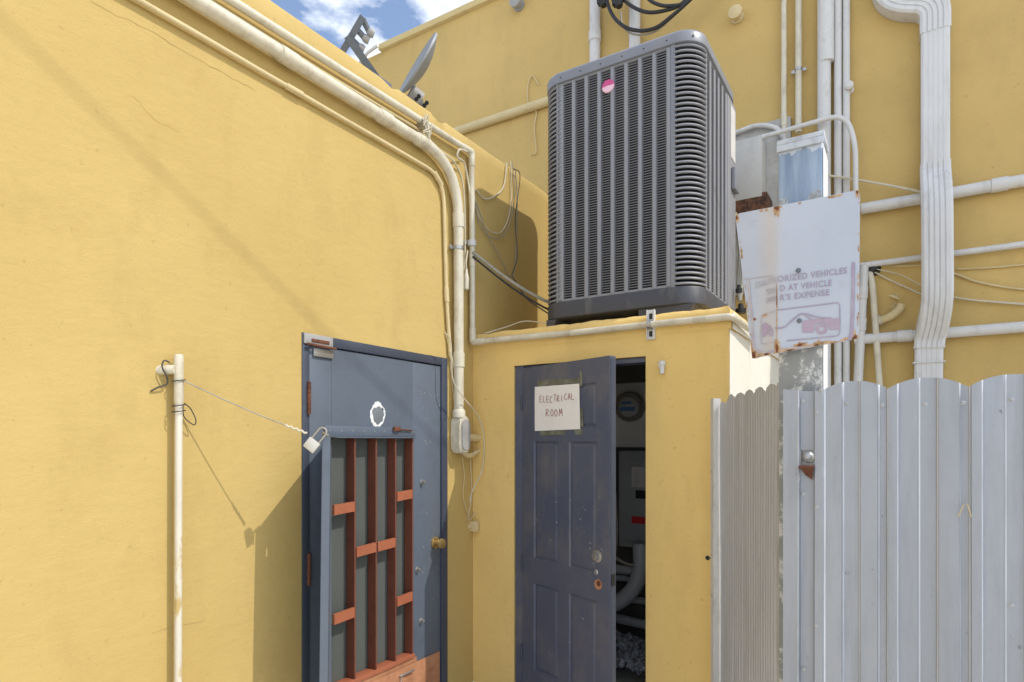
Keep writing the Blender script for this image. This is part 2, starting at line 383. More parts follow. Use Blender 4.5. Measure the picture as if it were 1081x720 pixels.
# knob
kp = px(459, 573, LX); kp.x = LX
obj('door_knob', MB().lathe(kp, (1, 0, 0), [(0, .036), (.006, .036), (.009, .030), (.011, .016), (.032, .014), (.036, .024), (.050, .031), (.062, .027), (.068, .012)]), 'brass', door)
for u, v in ((445, 509), (440, 601), (444, 655)):
    p = px(u, v, LX); m = MB().lathe(p, (1, 0, 0), [(0, .017), (.004, .017), (.006, .010), (.024, .009), (.026, .004)], 10)
    obj('bolt', m, 'steel', door)
m = MB()
for k in range(26):
    u = R.uniform(440, 466); v = R.choice([R.uniform(405, 470), R.uniform(520, 680)]); p = px(u, v, LX)
    m.lathe(p, (1, 0, 0), [(0, .003+R.random()*.002), (.0012, .002)], 6)
for k in range(9):
    p = px(345+k*10, 462-6+R.random()*.5, LX); p.z = OZ1+.035; m.lathe((LX+.010, OY0-.02+k*.075, OZ1+.026), (1, 0, 0), [(0, .004), (.0015, .003)], 6)
o = obj('rivet', m, 'wire_grey', door); o['kind'] = 'stuff'
# torn white ring round the old peep hole
c = px(399, 437.5, LX); vs = []; fs = []; n = 80
for i in range(n):
    a = 2*math.pi*i/n; q = Vector((math.cos(a)*2.2, math.sin(a)*2.2, 4)); kk = noise.noise(q*.6)*.012
    ro = .058+kk+noise.noise(q*3)*.007+noise.noise(q*9)*.004; ri = .046+noise.noise(q*1.2+Vector((3, 3, 3)))*.010
    if math.sin(a) > .75: ri *= .75
    for rr, xx in ((ro, .001), (ro-.006, .0045), (ri+.004, .0045), (ri, .001)):
        vs.append((c.x+xx, c.y+math.cos(a)*rr*.92, c.z+math.sin(a)*rr*1.12))
for i in range(n):
    for k in range(3): fs.append([i*4+k, i*4+k+1, ((i+1) % n)*4+k+1, ((i+1) % n)*4+k])
obj('filler_ring', MB().add(vs, fs), 'white_patch', door, 'ragged white ring of filler round an old hole')
obj('filler_core', MB().lathe(c+Vector((0, 0, -.012)), (1, 0, 0), [(0, .050), (.0012, .048)], 18), 'grey_hole', door)
# hinges
for v in (420, 601):
    p = px(325.5, v, fx); m = MB().tube([(fx+.005, p.y, p.z-.075), (fx+.005, p.y, p.z+.075)], .009, 10)
    for q in (-.05, -.025, 0, .025, .05): m.tube([(fx+.005, p.y, p.z+q-.001), (fx+.005, p.y, p.z+q+.001)], .0105, 10)
    m.box(fx-.001, fx+.004, p.y, p.y+.012, p.z-.075, p.z+.075)
    obj('hinge', m, 'rust', door)
p = px(322, 357, fx); 
obj('closer_plate', MB().box(fx+.001, fx+.008, p.y-.01, p.y+.16, 1.998, 2.046, .002), 'bulb_grey', lb)
obj('closer_plate', MB().box(LX+.002, LX+.012, p.y+.05, p.y+.17, 1.945, 1.984, .003), 'steel', door)
obj('closer_arm', MB().box(fx+.0085, fx+.012, p.y+.03, p.y+.135, 2.008, 2.024, .002), 'rust', lb)
obj('closer_arm', MB().tube([(fx+.018, p.y+.0, 1.995), (fx+.016, p.y+.17, 1.992)], .006, 8), 'rust', lb)
def crack(pix, mat='stucco', w_=.0011):
    f = [px(u, v, XW+.0012) for u, v in pix]; f = sub(f, .012); vs = []
    for k, p in enumerate(f):
        q = p+Vector((0, noise.noise(p*30)*.006, noise.noise(p*30+Vector((9, 0, 0)))*.006)); h = w_*(.5+abs(noise.noise(p*17)))
        vs += [q-Vector((0, h*.3, h)), q+Vector((0, h*.3, h))]
    obj('crack', MB().add(vs, [[2*k, 2*k+1, 2*k+3, 2*k+2] for k in range(len(f)-1)]), 'crack', lb)
M['crack'] = painted('crack_line', (.44, .31, .11), None, .9)
crack([(95, 0), (122, 15), (143, 24), (165, 36), (200, 57), (240, 80), (270, 95)])
crack([(140, 100), (165, 128), (190, 140)], w_=.0007)
crack([(160, 668), (182, 662), (205, 658), (216, 655)], w_=.0014)
# small catch on the trim
p = px(424, 457, LX+.012); obj('catch', MB().box(LX+.011, LX+.026, p.y-.07, p.y-.02, OZ1+.028, OZ1+.052, .003).tube([(LX+.018, p.y-.03, OZ1+.038), (LX+.020, p.y+.08, OZ1+.034)], .004, 8), 'rust', door)
p = px(428, 711, LX+.008); obj('catch', MB().tube([(p.x, p.y-.05, p.z), (p.x+.014, p.y, p.z+.006), (p.x+.012, p.y+.06, p.z+.004)], .005, 8).tube([(p.x+.01, p.y-.04, p.z), (p.x+.012, p.y-.05, p.z-.05), (p.x+.01, p.y-.03, p.z-.08)], .003, 6), 'steel', door)
# cover flap, swung open on the left of the opening (two light holes near its free edge)
H0 = Vector((XW+.012, 2.060, 0)); H1 = Vector((-1.990, 1.723, 0)); e = (H1-H0); FLW = e.length; e.normalize(); nn = Vector((-e.y, e.x, 0))
def flap_pt(s, z): 
    lean = (1.57-z)*.02
    return H0+e*s+Vector((lean*.3, -lean, z))
zt, zb = 1.572, .30
ss = [0, FLW-.072, FLW-.062, FLW]; zz = [zb, .772, .812, 1.402, 1.444, zt]
m = MB()
for i in range(3):
    for j in range(5):
        if i == 1 and j in (1, 3): continue
        q = [flap_pt(ss[i], zz[j]), flap_pt(ss[i+1], zz[j]), flap_pt(ss[i+1], zz[j+1]), flap_pt(ss[i], zz[j+1])]
        m.prism([a-nn*.002 for a in q], nn*.004)
flap = obj('cover_flap', m, 'blue_door', door, 'blue sheet metal flap swung open on its hinge')
m = MB()
m.prism([flap_pt(FLW-.006, zb), flap_pt(FLW+.001, zb), flap_pt(FLW+.001, zt), flap_pt(FLW-.006, zt)], nn*.03)
m.prism([flap_pt(.0, zt-.007), flap_pt(FLW-.008, zt-.007), flap_pt(FLW-.008, zt), flap_pt(0, zt)], nn*.03)
obj('flap_flange', m, 'blue_door', flap)

# padlock + cable + pole
lp = flap_pt(FLW+.004, 1.585)
lock = thing('padlock', lp+Vector((0, -.03, -.1)), 'tilted silver padlock hanging on the corner of the blue flap', 'padlock')
D1 = (RT*.55-Vector((0, 0, .84))*1.0); D1 = (RT*-.62+Vector((0, 0, -.78))).normalized()   # body hangs down and to the left
side = (RT*.78+Vector((0, 0, -.62))).normalized(); fwd = side.cross(D1).normalized()
base = lp+RT*.005-FW*.02
def LM(o): return Matrix(((side.x, fwd.x, D1.x, o.x), (side.y, fwd.y, D1.y, o.y), (side.z, fwd.z, D1.z, o.z), (0, 0, 0, 1)))
obj('body', MB().box(-.026, .026, -.010, .010, .045, .092, .004, 2, LM(base)), 'lock_body', lock)
arc = [base+side*(-.017)+D1*.05]+[base+side*(.017*math.cos(math.pi-math.pi*k/8))+D1*(-.0-.017*math.sin(math.pi*k/8)) for k in range(9)]+[base+side*.017+D1*.05]
obj('shackle', MB().tube(arc, .0042, 8), 'steel', lock)
obj('hasp', MB().tube([flap_pt(FLW-.02, 1.578), flap_pt(FLW+.012, 1.583), base+side*.03-D1*.004], .004, 8), 'steel', flap)

PY = px(187, 500, XW+.036).y; PX = XW+.040
pole = thing('wall_pole', (PX, PY, 0), 'slim white pole standing free against the sunlit yellow wall', 'pole')
m = MB().tube(sub([(PX, PY, 0), (PX, PY+.004, 1.69)]), .0132, 14); obj('shaft', m, 'pole_paint', pole)
obj('top_sleeve', MB().tube([(PX, PY+.004, 1.685), (PX, PY+.004, 1.70), (PX, PY+.004, 1.868), (PX, PY+.004, 1.872)], [.0138, .0168, .0168, .0148], 14), 'pvc', pole)
obj('stub', MB().tube([(PX, PY-.01, 1.815), (XW-.01, PY-.045, 1.812)], .018, 12), 'pvc', pole)
m = MB()
for z in (1.775, 1.682, 1.66): m.tube([(PX+.0225*math.cos(a), PY+.004+.0225*math.sin(a), z+.004*math.sin(a)) for a in [k*math.pi/6 for k in range(13)]], .0022, 6, False)
m.tube(spline([(XW+.03, PY-.025, 1.84), (XW+.03, PY-.045, 1.845), (XW+.03, PY-.052, 1.82), (XW+.03, PY-.035, 1.785), (XW+.02, PY-.03, 1.76), (XW+.015, PY-.06, 1.745), (XW+.004, PY-.08, 1.73)]), .003, 6)
m.tube(spline([(PX+.01, PY+.02, 1.69), (PX, PY+.05, 1.67), (PX, PY+.07, 1.63), (PX-.005, PY+.065, 1.61), (PX-.01, PY+.03, 1.64), (PX, PY+.02, 1.685)]), .0022, 6)
obj('tie_wire', m, 'wire_dark', pole)
a = Vector((PX+.018, PY+.012, 1.774)); b = base+D1*.045-side*.03+Vector((0, -.012, .01)); pts = [a.lerp(b, k/16)-Vector((0, 0, .008*math.sin(math.pi*k/16))) for k in range(17)]
cb = thing('tether_cable', b, 'thin dark cable tied from the white pole to the padlock', 'cable')
obj('strand', MB().tube(pts, .0026, 6), 'wire_grey', cb)
obj('wrapped_end', MB().tube([pts[-4]+Vector((.0, 0, .003*(-1)**k))*1 + (pts[-1]-pts[-4])*k/8 for k in range(9)], .0048, 7), 'wire_white', cb)

# ------------------------------------------------------------------ pipes of the left wall
GL = 'white conduits run along the sunlit yellow wall'
X1 = XW+.046
ytk = px(484, 300, X1).y; 
conduit('pvc_pipe', [(X1, -5, 3.235), (X1, ytk, 3.235), (X1, ytk+.004, 1.70)], .031, 'pvc', 'thickest white pipe of the wall, sweeping down into the oval fitting', GL, .34,
        [px(317, 68, X1), px(407, 122, X1), px(450, 150, X1), px(484, 240, X1), px(486, 392, X1)], .004, clamps=[(px(486, 262, X1), (1, 0, 0))])
X2 = XW+.018; y2 = px(470, 240, X2).y
conduit('thin_conduit', [(X2, -5, 3.135), (X2, y2-.02, 3.125), (X2, y2+.01, 2.45), (X2, y2+.05, 2.05), (X2, y2+.10, 1.98)], .0112, 'pvc_yellow', 'thin lowest conduit on the wall, bending down left of the thick pipe', GL, .16,
        [px(315, 85, X2), px(461, 194, X2), px(473, 314, X2)], .004, cr=1.35)
X3 = XW+.034; y3 = px(498, 170, X3).y; XF3 = YB-.030
conduit('upper_conduit', [(X3, -5, 3.315), (X3, 1.0, 3.322), (X3, y3, 3.372), (X3, y3+.008, 2.172), (-1.6, XF3, 2.172), (XB+.012, XF3, 2.172), (XB+.03, XF3+.03, 2.165), (XB+.055, XF3+.55, 2.15)], .0185, 'pvc', 'white conduit nearest the roof edge that drops and crosses above the doors', GL, .045,
        [px(487, 158, X3), px(498, 178, X3), (X3, y3+.008, 2.25), (X3+.08, XF3, 2.172), (X3, y3, 2.75)], .0025, clamps=[])
X4 = XW+.013
conduit('yellow_conduit', [(X4, -5, 3.286), (X4, 2.0, 3.292), (X4, px(440, 133, X4).y, 3.315), (X4+.005, px(450, 150, X4).y+.02, 3.29)], .009, 'pvc_yellow', 'thin yellow painted conduit between two white pipes', GL, .05, (), .004)
# strut clip on the facade pipe
sx = py(688, 345, YB).x
obj_t = thing('strut_clip', (sx, YB, 2.1), 'small slotted steel strut holding the conduit above the electrical room door', 'bracket')
obj('channel', MB().box(sx-.022, sx+.022, YB-.014, YB-.001, 2.095, 2.255, .002).box(sx-.022, sx-.017, YB-.024, YB-.0145, 2.095, 2.255).box(sx+.017, sx+.022, YB-.024, YB-.0145, 2.095, 2.255), 'pvc_cool', obj_t)
obj('slot', MB().box(sx-.009, sx+.009, YB-.0165, YB-.0143, 2.205, 2.235, .001), 'ac_dark', obj_t); obj('slot', MB().box(sx-.009, sx+.009, YB-.0165, YB-.0143, 2.110, 2.140, .001), 'ac_dark', obj_t)
obj('clamp', MB().tube([(sx-.012, XF3, 2.172), (sx+.012, XF3, 2.172)], .0245, 14), 'steel', obj_t)
# cluster where the pipes are tied
p = px(446, 131, XW+.04)
t = thing('pipe_clamp', p, 'knot of wire and clamps where the wall pipes meet under the roof edge', 'clamp')
obj('saddle', MB().tube([p+Vector((0, -.016, -.004)), p+Vector((0, .016, .004))], .029, 12), 'steel', t)
m = MB()
for k in range(7):
    q = [p+Vector((.02+R.uniform(0, .025), R.uniform(-.05, .05), R.uniform(-.09, .05))) for _ in range(4)]; m.tube(spline(q, 5), .003, 6)
obj('wire_tangle', m, 'wire_white', t)
# conduit fitting at the foot of the thick pipe
c = Vector((X1+.002, ytk+.02, 1.58))
t = thing('conduit_fitting', c, 'white oval conduit fitting at the lower end of the thick pipe', 'fitting')
prof = [(0, .125), (.026, .118), (.043, .098), (.05, .06), (.05, -.05), (.046, -.08), (.03, -.105), (0, -.112), (-.03, -.105), (-.046, -.08), (-.05, -.05), (-.05, .06), (-.043, .098), (-.026, .118)]
b = bmesh.new(); vv = [b.verts.new((X1-.045, c.y+a, c.z+z)) for a, z in prof]; f = b.faces.new(vv)
r = bmesh.ops.extrude_face_region(b, geom=[f]); bmesh.ops.translate(b, vec=(.085, 0, 0), verts=[g for g in r['geom'] if isinstance(g, bmesh.types.BMVert)])
bmesh.ops.bevel(b, geom=[ed for ed in b.edges if abs(ed.verts[0].co.x-ed.verts[1].co.x) < 1e-5], offset=.010, segments=3, affect='EDGES')
obj('body', MB().bm(b), 'pvc', t)
m = MB().prism([(X1+.0405, c.y+a*.80, c.z+z*.80) for a, z in prof], (.006, 0, 0)); obj('cover_plate', m, 'bulb_grey', t)
obj('spout', MB().tube([(X1, ytk+.005, 1.69), (X1, ytk+.004, 1.73), (X1, ytk+.004, 1.74)], [.040, .040, .033], 14), 'pvc', t)
obj('side_stub', MB().tube([(X1, c.y+.05, c.z-.01), (X1+.0, YB+.01, c.z-.015)], .024, 12).tube(spline([(X1, c.y+.02, c.z-.10), (X1+.01, c.y+.08, c.z-.125), (X1, YB+.0, c.z-.10)]), .016, 10), 'pvc_yellow', t)
# plug box low on the wall corner
p = py(500, 555, YB); 
t = thing('wall_plug', p, 'small yellowed plug box low on the yellow corner wall', 'socket')
obj('body', MB().box(p.x-.045, p.x+.05, YB-.04, YB-.001, p.z-.034, p.z+.034, .007), 'pvc_yellow', t)
obj('knob', MB().lathe((p.x+.0, YB-.04, p.z), (0, -1, 0), [(0, .017), (.014, .015), (.018, .006)], 12), 'pvc_yellow', t)
# loose wires round the fitting
def wire(pix, plane, r, mat, label, cat='wire', name='loose_wire', group=None, jit=.0):
    f = (lambda u, v: px(u, v, plane[1])) if plane[0] == 'x' else (lambda u, v: py(u, v, plane[1]))
    m = MB(); m.tube(spline([f(u, v) for u, v in pix], 8), r, 7)
    return solo(name, m, mat, label, cat, group)
GW = 'thin loose wires on the yellow walls'
wire([(470, 351), (476, 362), (478, 400), (488, 418), (505, 440), (511, 465), (509, 495), (498, 520), (496, 530)], ('x', XW+.10), .0035, 'wire_white', 'pale wire looping round the right of the oval fitting', group=GW)
wire([(470, 350), (474, 371), (480, 430), (486, 470), (490, 500), (489, 525), (495, 545), (490, 530)], ('x', XW+.010), .003, 'pvc_yellow', 'yellow painted wire hanging behind the oval fitting', group=GW)
wire([(496, 480), (498, 520), (494, 548), (502, 540), (505, 520), (512, 490)], ('x', XW+.02), .0025, 'wire_white', 'thin pale wire dropping to the plug box', group=GW)
# hanging coil on upper left wall
GC = 'slack wires hanging from the roof edge'
for k, (pts, r, mt, lab) in enumerate([
    ([(502, 200), (512, 210), (524, 206), (532, 195), (535, 172)], .0045, 'wire_white', 'short pale slack wire, the highest loop by the roof edge'),
    ([(501, 206), (504, 225), (514, 241), (527, 246), (536, 232), (540, 205), (539, 170)], .0035, 'wire_white', 'pale slack wire making the widest low loop'),
    ([(501, 210), (506, 236), (517, 250), (529, 250), (538, 236), (543, 205), (541, 172)], .003, 'wire_grey', 'grey slack wire lying just under the pale loop'),
    ([(544, 178), (546, 210), (545, 255), (543, 285), (538, 292), (530, 276), (514, 245), (503, 214)], .0035, 'wire_grey', 'grey slack wire that falls longest and returns slanting'),
    ([(542, 178), (549, 186), (544, 230), (546, 270), (540, 291)], .003, 'wire_dark', 'dark slack wire falling almost straight beside the loops'),
    ]): wire(pts, ('x', XW+.012+.004*k), r, mt, lab, 'wire', 'slack_wire', GC)
m = MB().tube(spline([px(493, 160, XW+.05), px(485, 158, XW+.06), px(483, 166, XW+.05), px(490, 172, XW+.04), px(494, 190, XW+.03), px(496, 205, XW+.03)]), .006, 8)
m.tube(spline([px(451, 145, XW+.03), px(466, 160, XW+.035), px(480, 172, XW+.03), px(489, 196, XW+.025), px(491, 250, XW+.02), px(490, 285, XW+.02)]), .005, 8)
solo('tied_cable', m, 'wire_white', 'twisted pale cable squeezed between the thick pipe and the corner pipe', 'cable', GW)
# sensor hanging between the pipes
p = px(492, 297, XW+.045)
t = thing('pipe_sensor', p, 'small white bottle shaped sensor hung between the two vertical pipes', 'sensor')
obj('body', MB().tube([p+Vector((0, 0, -.055)), p+Vector((0, 0, -.05)), p+Vector((0, 0, .02)), p+Vector((0, .002, .05)), p+Vector((0, .004, .075))], [.014, .02, .02, .012, .008], 12), 'pvc', t)
obj('lead', MB().tube(spline([p+Vector((0, .004, .075)), p+Vector((0, .0, .12)), p+Vector((-.01, .03, .2))]), .005, 7), 'wire_white', t)
p = px(498, 257, XW+.034); 
t = thing('pipe_clip', p, 'grey clip and bar fixing the corner pipe to the wall', 'bracket')
obj('bar', MB().box(XW, XW+.02, p.y-.11, p.y+.03, p.z-.012, p.z+.012, .002), 'steel', t); obj('clip', MB().tube([p+Vector((0, 0, -.018)), p+Vector((0, 0, .018))], .028, 12), 'pvc_cool', t)
# cables to the condenser
GA = 'cables feeding the condenser unit'
a = px(499, 266, XW+.05)
for k, (dz, r, mt, lab) in enumerate(((.0, .010, 'wire_grey', 'grey insulated cable slanting down to the condenser base'), (-.028, .0065, 'black', 'black cable slanting down to the condenser base'))):
    b = Vector((-1.74, 3.60+.03*k, 2.36+dz)); pts = [a.lerp(b, i/14)+Vector((0, 0, dz-.05*math.sin(math.pi*i/14))) for i in range(15)]
    solo('feed_cable', MB().tube(pts, r, 9), mt, lab, 'cable', GA)
m = MB().tube(spline([px(512, 352, XW+.1), py(535, 345, 3.35), py(556, 339, 3.4), Vector((-1.80, 3.42, 2.262))]), .0035, 7)
solo('feed_cable', m, 'wire_white', 'thin pale wire lying along the top of the electrical room', 'wire', GA)
solo('feed_cable', MB().tube(spline([px(541, 292, XW+.04), py(556, 315, 3.55), py(568, 324, 3.45), Vector((-1.795, 3.38, 2.30))]), .0045, 7), 'wire_dark', 'dark sagging wire from the slack loops to the condenser base', 'wire', GA)

# ------------------------------------------------------------------ electrical room
eb = thing('electrical_room', ((XW+XB)/2, YB+.8, 0), 'small yellow masonry electrical room under the grey condenser', 'building')
EX0, EX1, EZ = -2.018, -1.173, 2.010; ZR = 2.237
m = MB(); t_ = .16
m.box(XW+.001, EX0, YB, YB+t_, 0, 2.12); m.box(EX1, XB, YB, YB+t_, 0, 2.12); m.box(EX0, EX1, YB, YB+t_, EZ, 2.12)
obj('wall', m, 'stucco_block', eb)
m = MB().box(XB-.15, XB+.001, YB+t_, YK-.001, 0, 2.12); obj('side_wall', m, 'white_wall', eb, 'white painted side wall')
# skin of white paint on the right return of the front wall, torn along the corner
vs = []; fs = []; n = 90
for i in range(n+1):
    z = 2.115*i/n; k = .004+.010*abs(noise.noise(Vector((1, 2, z*9))))+.006*noise.noise(Vector((4, 2, z*31)))
    vs += [(XB+.002, YB+max(.001, k), z), (XB+.002, YB+t_, z), ]
for i in range(n): fs.append([i*2, i*2+1, i*2+3, i*2+2])
obj('side_paint', MB().add(vs, fs), 'white_wall', eb)
# roof slab with rough edges
nx, ny = 70, 26; vs = []; fs = []
top = []
def edge(q): return noise.noise(q*5)*.007+noise.noise(q*17)*.004
loop = []
for i in range(nx+1): loop.append(Vector((XW+.001+(XB+.004-XW)*i/nx, YB-.002, 0)))
for j in range(1, ny+1): loop.append(Vector((XB+.005, YB-.002+(YK-.002-YB)*j/ny, 0)))
rows = []
for (dz, ins) in ((2.12, 0), (2.16, -.002), (ZR-.028, 0), (ZR-.008, .010), (ZR, .03)):
    row = []
    for k, q in enumerate(loop):
        w_ = edge(q+Vector((0, 0, dz))) if dz > 2.13 else 0
        p = q.copy(); p.z = dz+(edge(q*1.3+Vector((9, 0, 0)))*1.2 if dz > 2.19 else 0)
        if k < nx: p.y += ins+w_*.6
        if k > nx: p.x -= ins+w_*.6
        if k == nx: p.y += ins; p.x -= ins
        row.append(len(vs)); vs.append(p)
    rows.append(row)
for a, b in zip(rows, rows[1:]):
    for k in range(len(a)-1): fs.append([a[k], a[k+1], b[k+1], b[k]])
ctr = len(vs); vs.append(Vector((XW+.001, YK-.002, ZR))); 
for k in range(len(loop)-1): fs.append([rows[-1][k], rows[-1][k+1], ctr])
c2 = len(vs); vs.append(Vector((XW+.001, YK-.002, 2.12)))
for k in range(len(loop)-1): fs.append([rows[0][k+1], rows[0][k], c2])
obj('roof', MB().add(vs, fs), 'stucco_block', eb, ang=60)
obj('side_paint', MB().box(XB+.010, XB+.013, YB+.03, YK-.01, 2.12, ZR-.03), 'white_wall', eb)
# frame
m = MB(); m.box(EX0+.001, EX0+.062, YB+.012, YB+.12, 0, EZ, .003); m.box(EX1-.010, EX1-.001, YB+.09, YB+.13, 0, EZ, .003); m.box(EX0+.062, EX1-.010, YB+.02, YB+.13, EZ-.03, EZ-.001, .003)
obj('door_frame', m, 'navy', eb)
# interior back wall, ceiling trim
m = MB().box(XW+.002, XB-.151, 4.40, 4.46, 0, 2.119); obj('inner_wall', m, 'room_wall', eb)
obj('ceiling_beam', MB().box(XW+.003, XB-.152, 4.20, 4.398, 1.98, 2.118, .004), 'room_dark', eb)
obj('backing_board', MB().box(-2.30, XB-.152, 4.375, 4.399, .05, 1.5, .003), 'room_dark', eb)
# door leaf
HG = Vector((-1.952, YB-.004, 0)); FE = Vector((-1.272, 2.98, 0)); de = FE-HG; LW = de.length; de.normalize(); dn = Vector((de.y, -de.x, 0))   # outward
if dn.y > 0: dn = -dn
def dp(s, z, o=0): return HG+de*s+Vector((0, 0, z))+dn*o
def leaf(u, v): return hit(u, v, HG, dn)
b = bmesh.new()
sc_ = [0, .105, .325, .415, .632, LW]; zc = [.02, .18, .70, .845, 1.545, 1.62, 1.86, 1.990]
G = [[b.verts.new(dp(s, z)) for z in zc] for s in sc_]; pan = []
for i in range(5):
    for j in range(7):
        f = b.faces.new([G[i][j], G[i+1][j], G[i+1][j+1], G[i][j+1]])
        if i in (1, 3) and j in (1, 3, 5): pan.append(f)
bmesh.ops.recalc_face_normals(b, faces=b.faces[:])
if b.faces[0].normal.dot(dn) < 0: bmesh.ops.reverse_faces(b, faces=b.faces[:])
bmesh.ops.inset_individual(b, faces=pan, thickness=.012, depth=-.009); bmesh.ops.inset_individual(b, faces=pan, thickness=.004, depth=0)
bmesh.ops.inset_individual(b, faces=pan, thickness=.022, depth=.007)
m = MB().bm(b)
m.add([dp(0, .02), dp(LW, .02), dp(LW, 1.99), dp(0, 1.99), dp(0, .02, -.044), dp(LW, .02, -.044), dp(LW, 1.99, -.044), dp(0, 1.99, -.044)], [[4, 5, 6, 7], [0, 1, 5, 4], [3, 2, 6, 7], [0, 3, 7, 4], [1, 2, 6, 5]])
ed = obj('door', m, 'navy', eb, 'dark navy panelled door standing ajar', ang=20)
obj('edge_strip', MB().prism([dp(LW+.0015, .03, -.006), dp(LW+.0015, .03, -.038), dp(LW+.0015, 1.98, -.038), dp(LW+.0015, 1.98, -.006)], de*.002), 'blue_frame', ed)
p = leaf(631, 587)
obj('lock_cylinder', MB().lathe(p, dn, [(0, .034), (.006, .034), (.010, .022), (.026, .020), (.029, .010)]), 'steel', ed)
p = leaf(631.5, 617)
obj('bare_hole', MB().lathe(p, dn, [(0, .028), (.0015, .027)], 20), 'kick', ed, 'bare orange hole where a knob has been')
obj('hole_shadow', MB().lathe(p+de*.004+Vector((0, 0, .006)), dn, [(.0016, .016), (.0022, .015)], 16), 'rust', ed)
p = leaf(629, 604); obj('keeper', MB().lathe(p, dn, [(0, .016), (.004, .012)], 10), 'steel', ed)
q = dp(LW+.004, px(648, 612, -1.26).z, -.022); obj('latch_plate', MB().prism([dp(LW+.004, q.z-.03, -.008), dp(LW+.004, q.z-.03, -.034), dp(LW+.004, q.z+.03, -.034), dp(LW+.004, q.z+.03, -.008)], de*.003), 'ac_dark', ed)
for z in (1.78, .80, .25): obj('hinge', MB().tube([dp(-.006, z-.05, .002), dp(-.006, z+.05, .002)], .008, 8), 'blue_frame', ed)
# scratches of bare paint
m = MB()
for k in range(26):
    u = R.choice([R.gauss(622, 8), R.gauss(598, 10), R.uniform(555, 638)]); v = R.choice([R.gauss(535, 18), R.gauss(565, 22), R.uniform(470, 715)])
    if not 556 < u < 638: continue
    p = leaf(u, v)+dn*.0008; a = R.uniform(0, 3.14); l = R.uniform(.004, .022); d = de*math.cos(a)*l+Vector((0, 0, math.sin(a)*l)); w_ = Vector((0, 0, .0008))+de*.0008
    m.add([p-w_, p+d-w_*.4, p+d+w_*.4, p+w_], [[0, 1, 2, 3]])
o = obj('scratch', m, 'white_patch', ed); o['kind'] = 'stuff'
# paper notice
P = [leaf(565, 408.5), leaf(612, 405), leaf(613, 453), leaf(565, 455)]
cs = (P[0]+P[1]+P[2]+P[3])/4
ps = thing('paper_notice', cs+dn*.002, 'white sheet of paper with red handwriting taped to the navy door', 'notice')
def pp(s, t_, o=.003):
    a = P[0].lerp(P[1], s); b = P[3].lerp(P[2], s); return a.lerp(b, t_)+dn*o
vs = []; fs = []; n = 10
for i in range(n+1):
    for j in range(n+1): vs.append(pp(i/n, j/n, .0035+.0012*noise.noise(Vector((i*.4, j*.4, 0)))))
for i in range(n):
    for j in range(n): fs.append([i*(n+1)+j, (i+1)*(n+1)+j, (i+1)*(n+1)+j+1, i*(n+1)+j+1])
obj('sheet', MB().add(vs, fs), 'paper', ps)
ST = {'E': [[(1, 0), (0, 0), (0, 1), (1, 1)], [(0, .5), (.8, .5)]], 'L': [[(0, 0), (0, 1), (.9, 1)]], 'C': [[(1, .15), (.5, 0), (.05, .4), (.1, .8), (.5, 1), (1, .85)]],
      'T': [[(0, 0), (1, 0)], [(.5, 0), (.45, 1)]], 'R': [[(0, 1), (.05, 0), (.8, .1), (.75, .45), (.1, .5), (1, 1)]], 'I': [[(.5, .05), (.5, 1)]],
      'A': [[(0, 1), (.5, 0), (1, 1)], [(.2, .65), (.8, .62)]], 'O': [[(.5, 0), (.05, .35), (.2, .95), (.75, .95), (1, .45), (.5, 0)]], 'M': [[(0, 1), (.15, 0), (.5, .7), (.85, .02), (1, 1)]]}
m = MB()
def handwrite(txt, s0, s1, t0, t1, dr):
    n = len(txt); wd = (s1-s0)/n
    for i, ch in enumerate(txt):
        jx = R.uniform(-.008, .008); jy = R.uniform(-.02, .02)
        for stroke in ST[ch]:
            pts = [pp(s0+wd*(i+.06+.66*a)+jx, t0+(t1-t0)*b+jy-dr*(i/n), .0058) for a, b in stroke]; m.tube(sub(pts, .01), .0013, 5)
handwrite('ELECTRICAL', .13, .91, .235, .375, .035); obj('handwriting', m, 'ink', ps)
m = MB(); handwrite('ROOM', .26, .67, .54, .70, .02); obj('handwriting', m, 'ink', ps)
for (s0, t0, s1, t1) in ((.06, -.14, .62, -.01), (.62, -.12, 1.0, -.015), (.12, 1.005, .68, 1.11), (1.002, -.26, 1.06, .06), (.88, 1.005, 1.04, 1.12), (1.005, .55, 1.06, .95)):
    m = MB(); vs = []; k = 9
    for i in range(k+1):
        s = s0+(s1-s0)*i/k; vs += [pp(s, t0+R.uniform(-.012, .012), .0016), pp(s, t1, .0016)]
    obj('tape', m.add(vs, [[2*i, 2*i+1, 2*i+3, 2*i+2] for i in range(k)]), 'tape', ps)
# little stub + hole on the facade
p = py(700, 388, YB)
solo('pipe_stub', MB().lathe((p.x-.002, YB-.001, p.z+.012), (0, -1, 0), [(0, .016), (.03, .016), (.032, .012)], 12).lathe((p.x+.0, YB-.02, p.z-.035), (0, 0, 1), [(0, .013), (.045, .013), (.047, .019), (.066, .019), (.068, .015)], 12), 'pvc_cool', 'small white pipe stub beside the electrical room doorway', 'pipe stub')
p = py(747, 589, YB); solo('anchor_hole', MB().lathe((p.x, YB-.0005, p.z), (0, -1, 0), [(0, .012), (.003, .009)], 12).lathe((p.x+.018, YB-.0005, p.z), (0, -1, 0), [(0, .006), (.002, .005)], 8), 'ac_dark', 'dark anchor plug sunk in the yellow wall beside the fence', 'anchor')
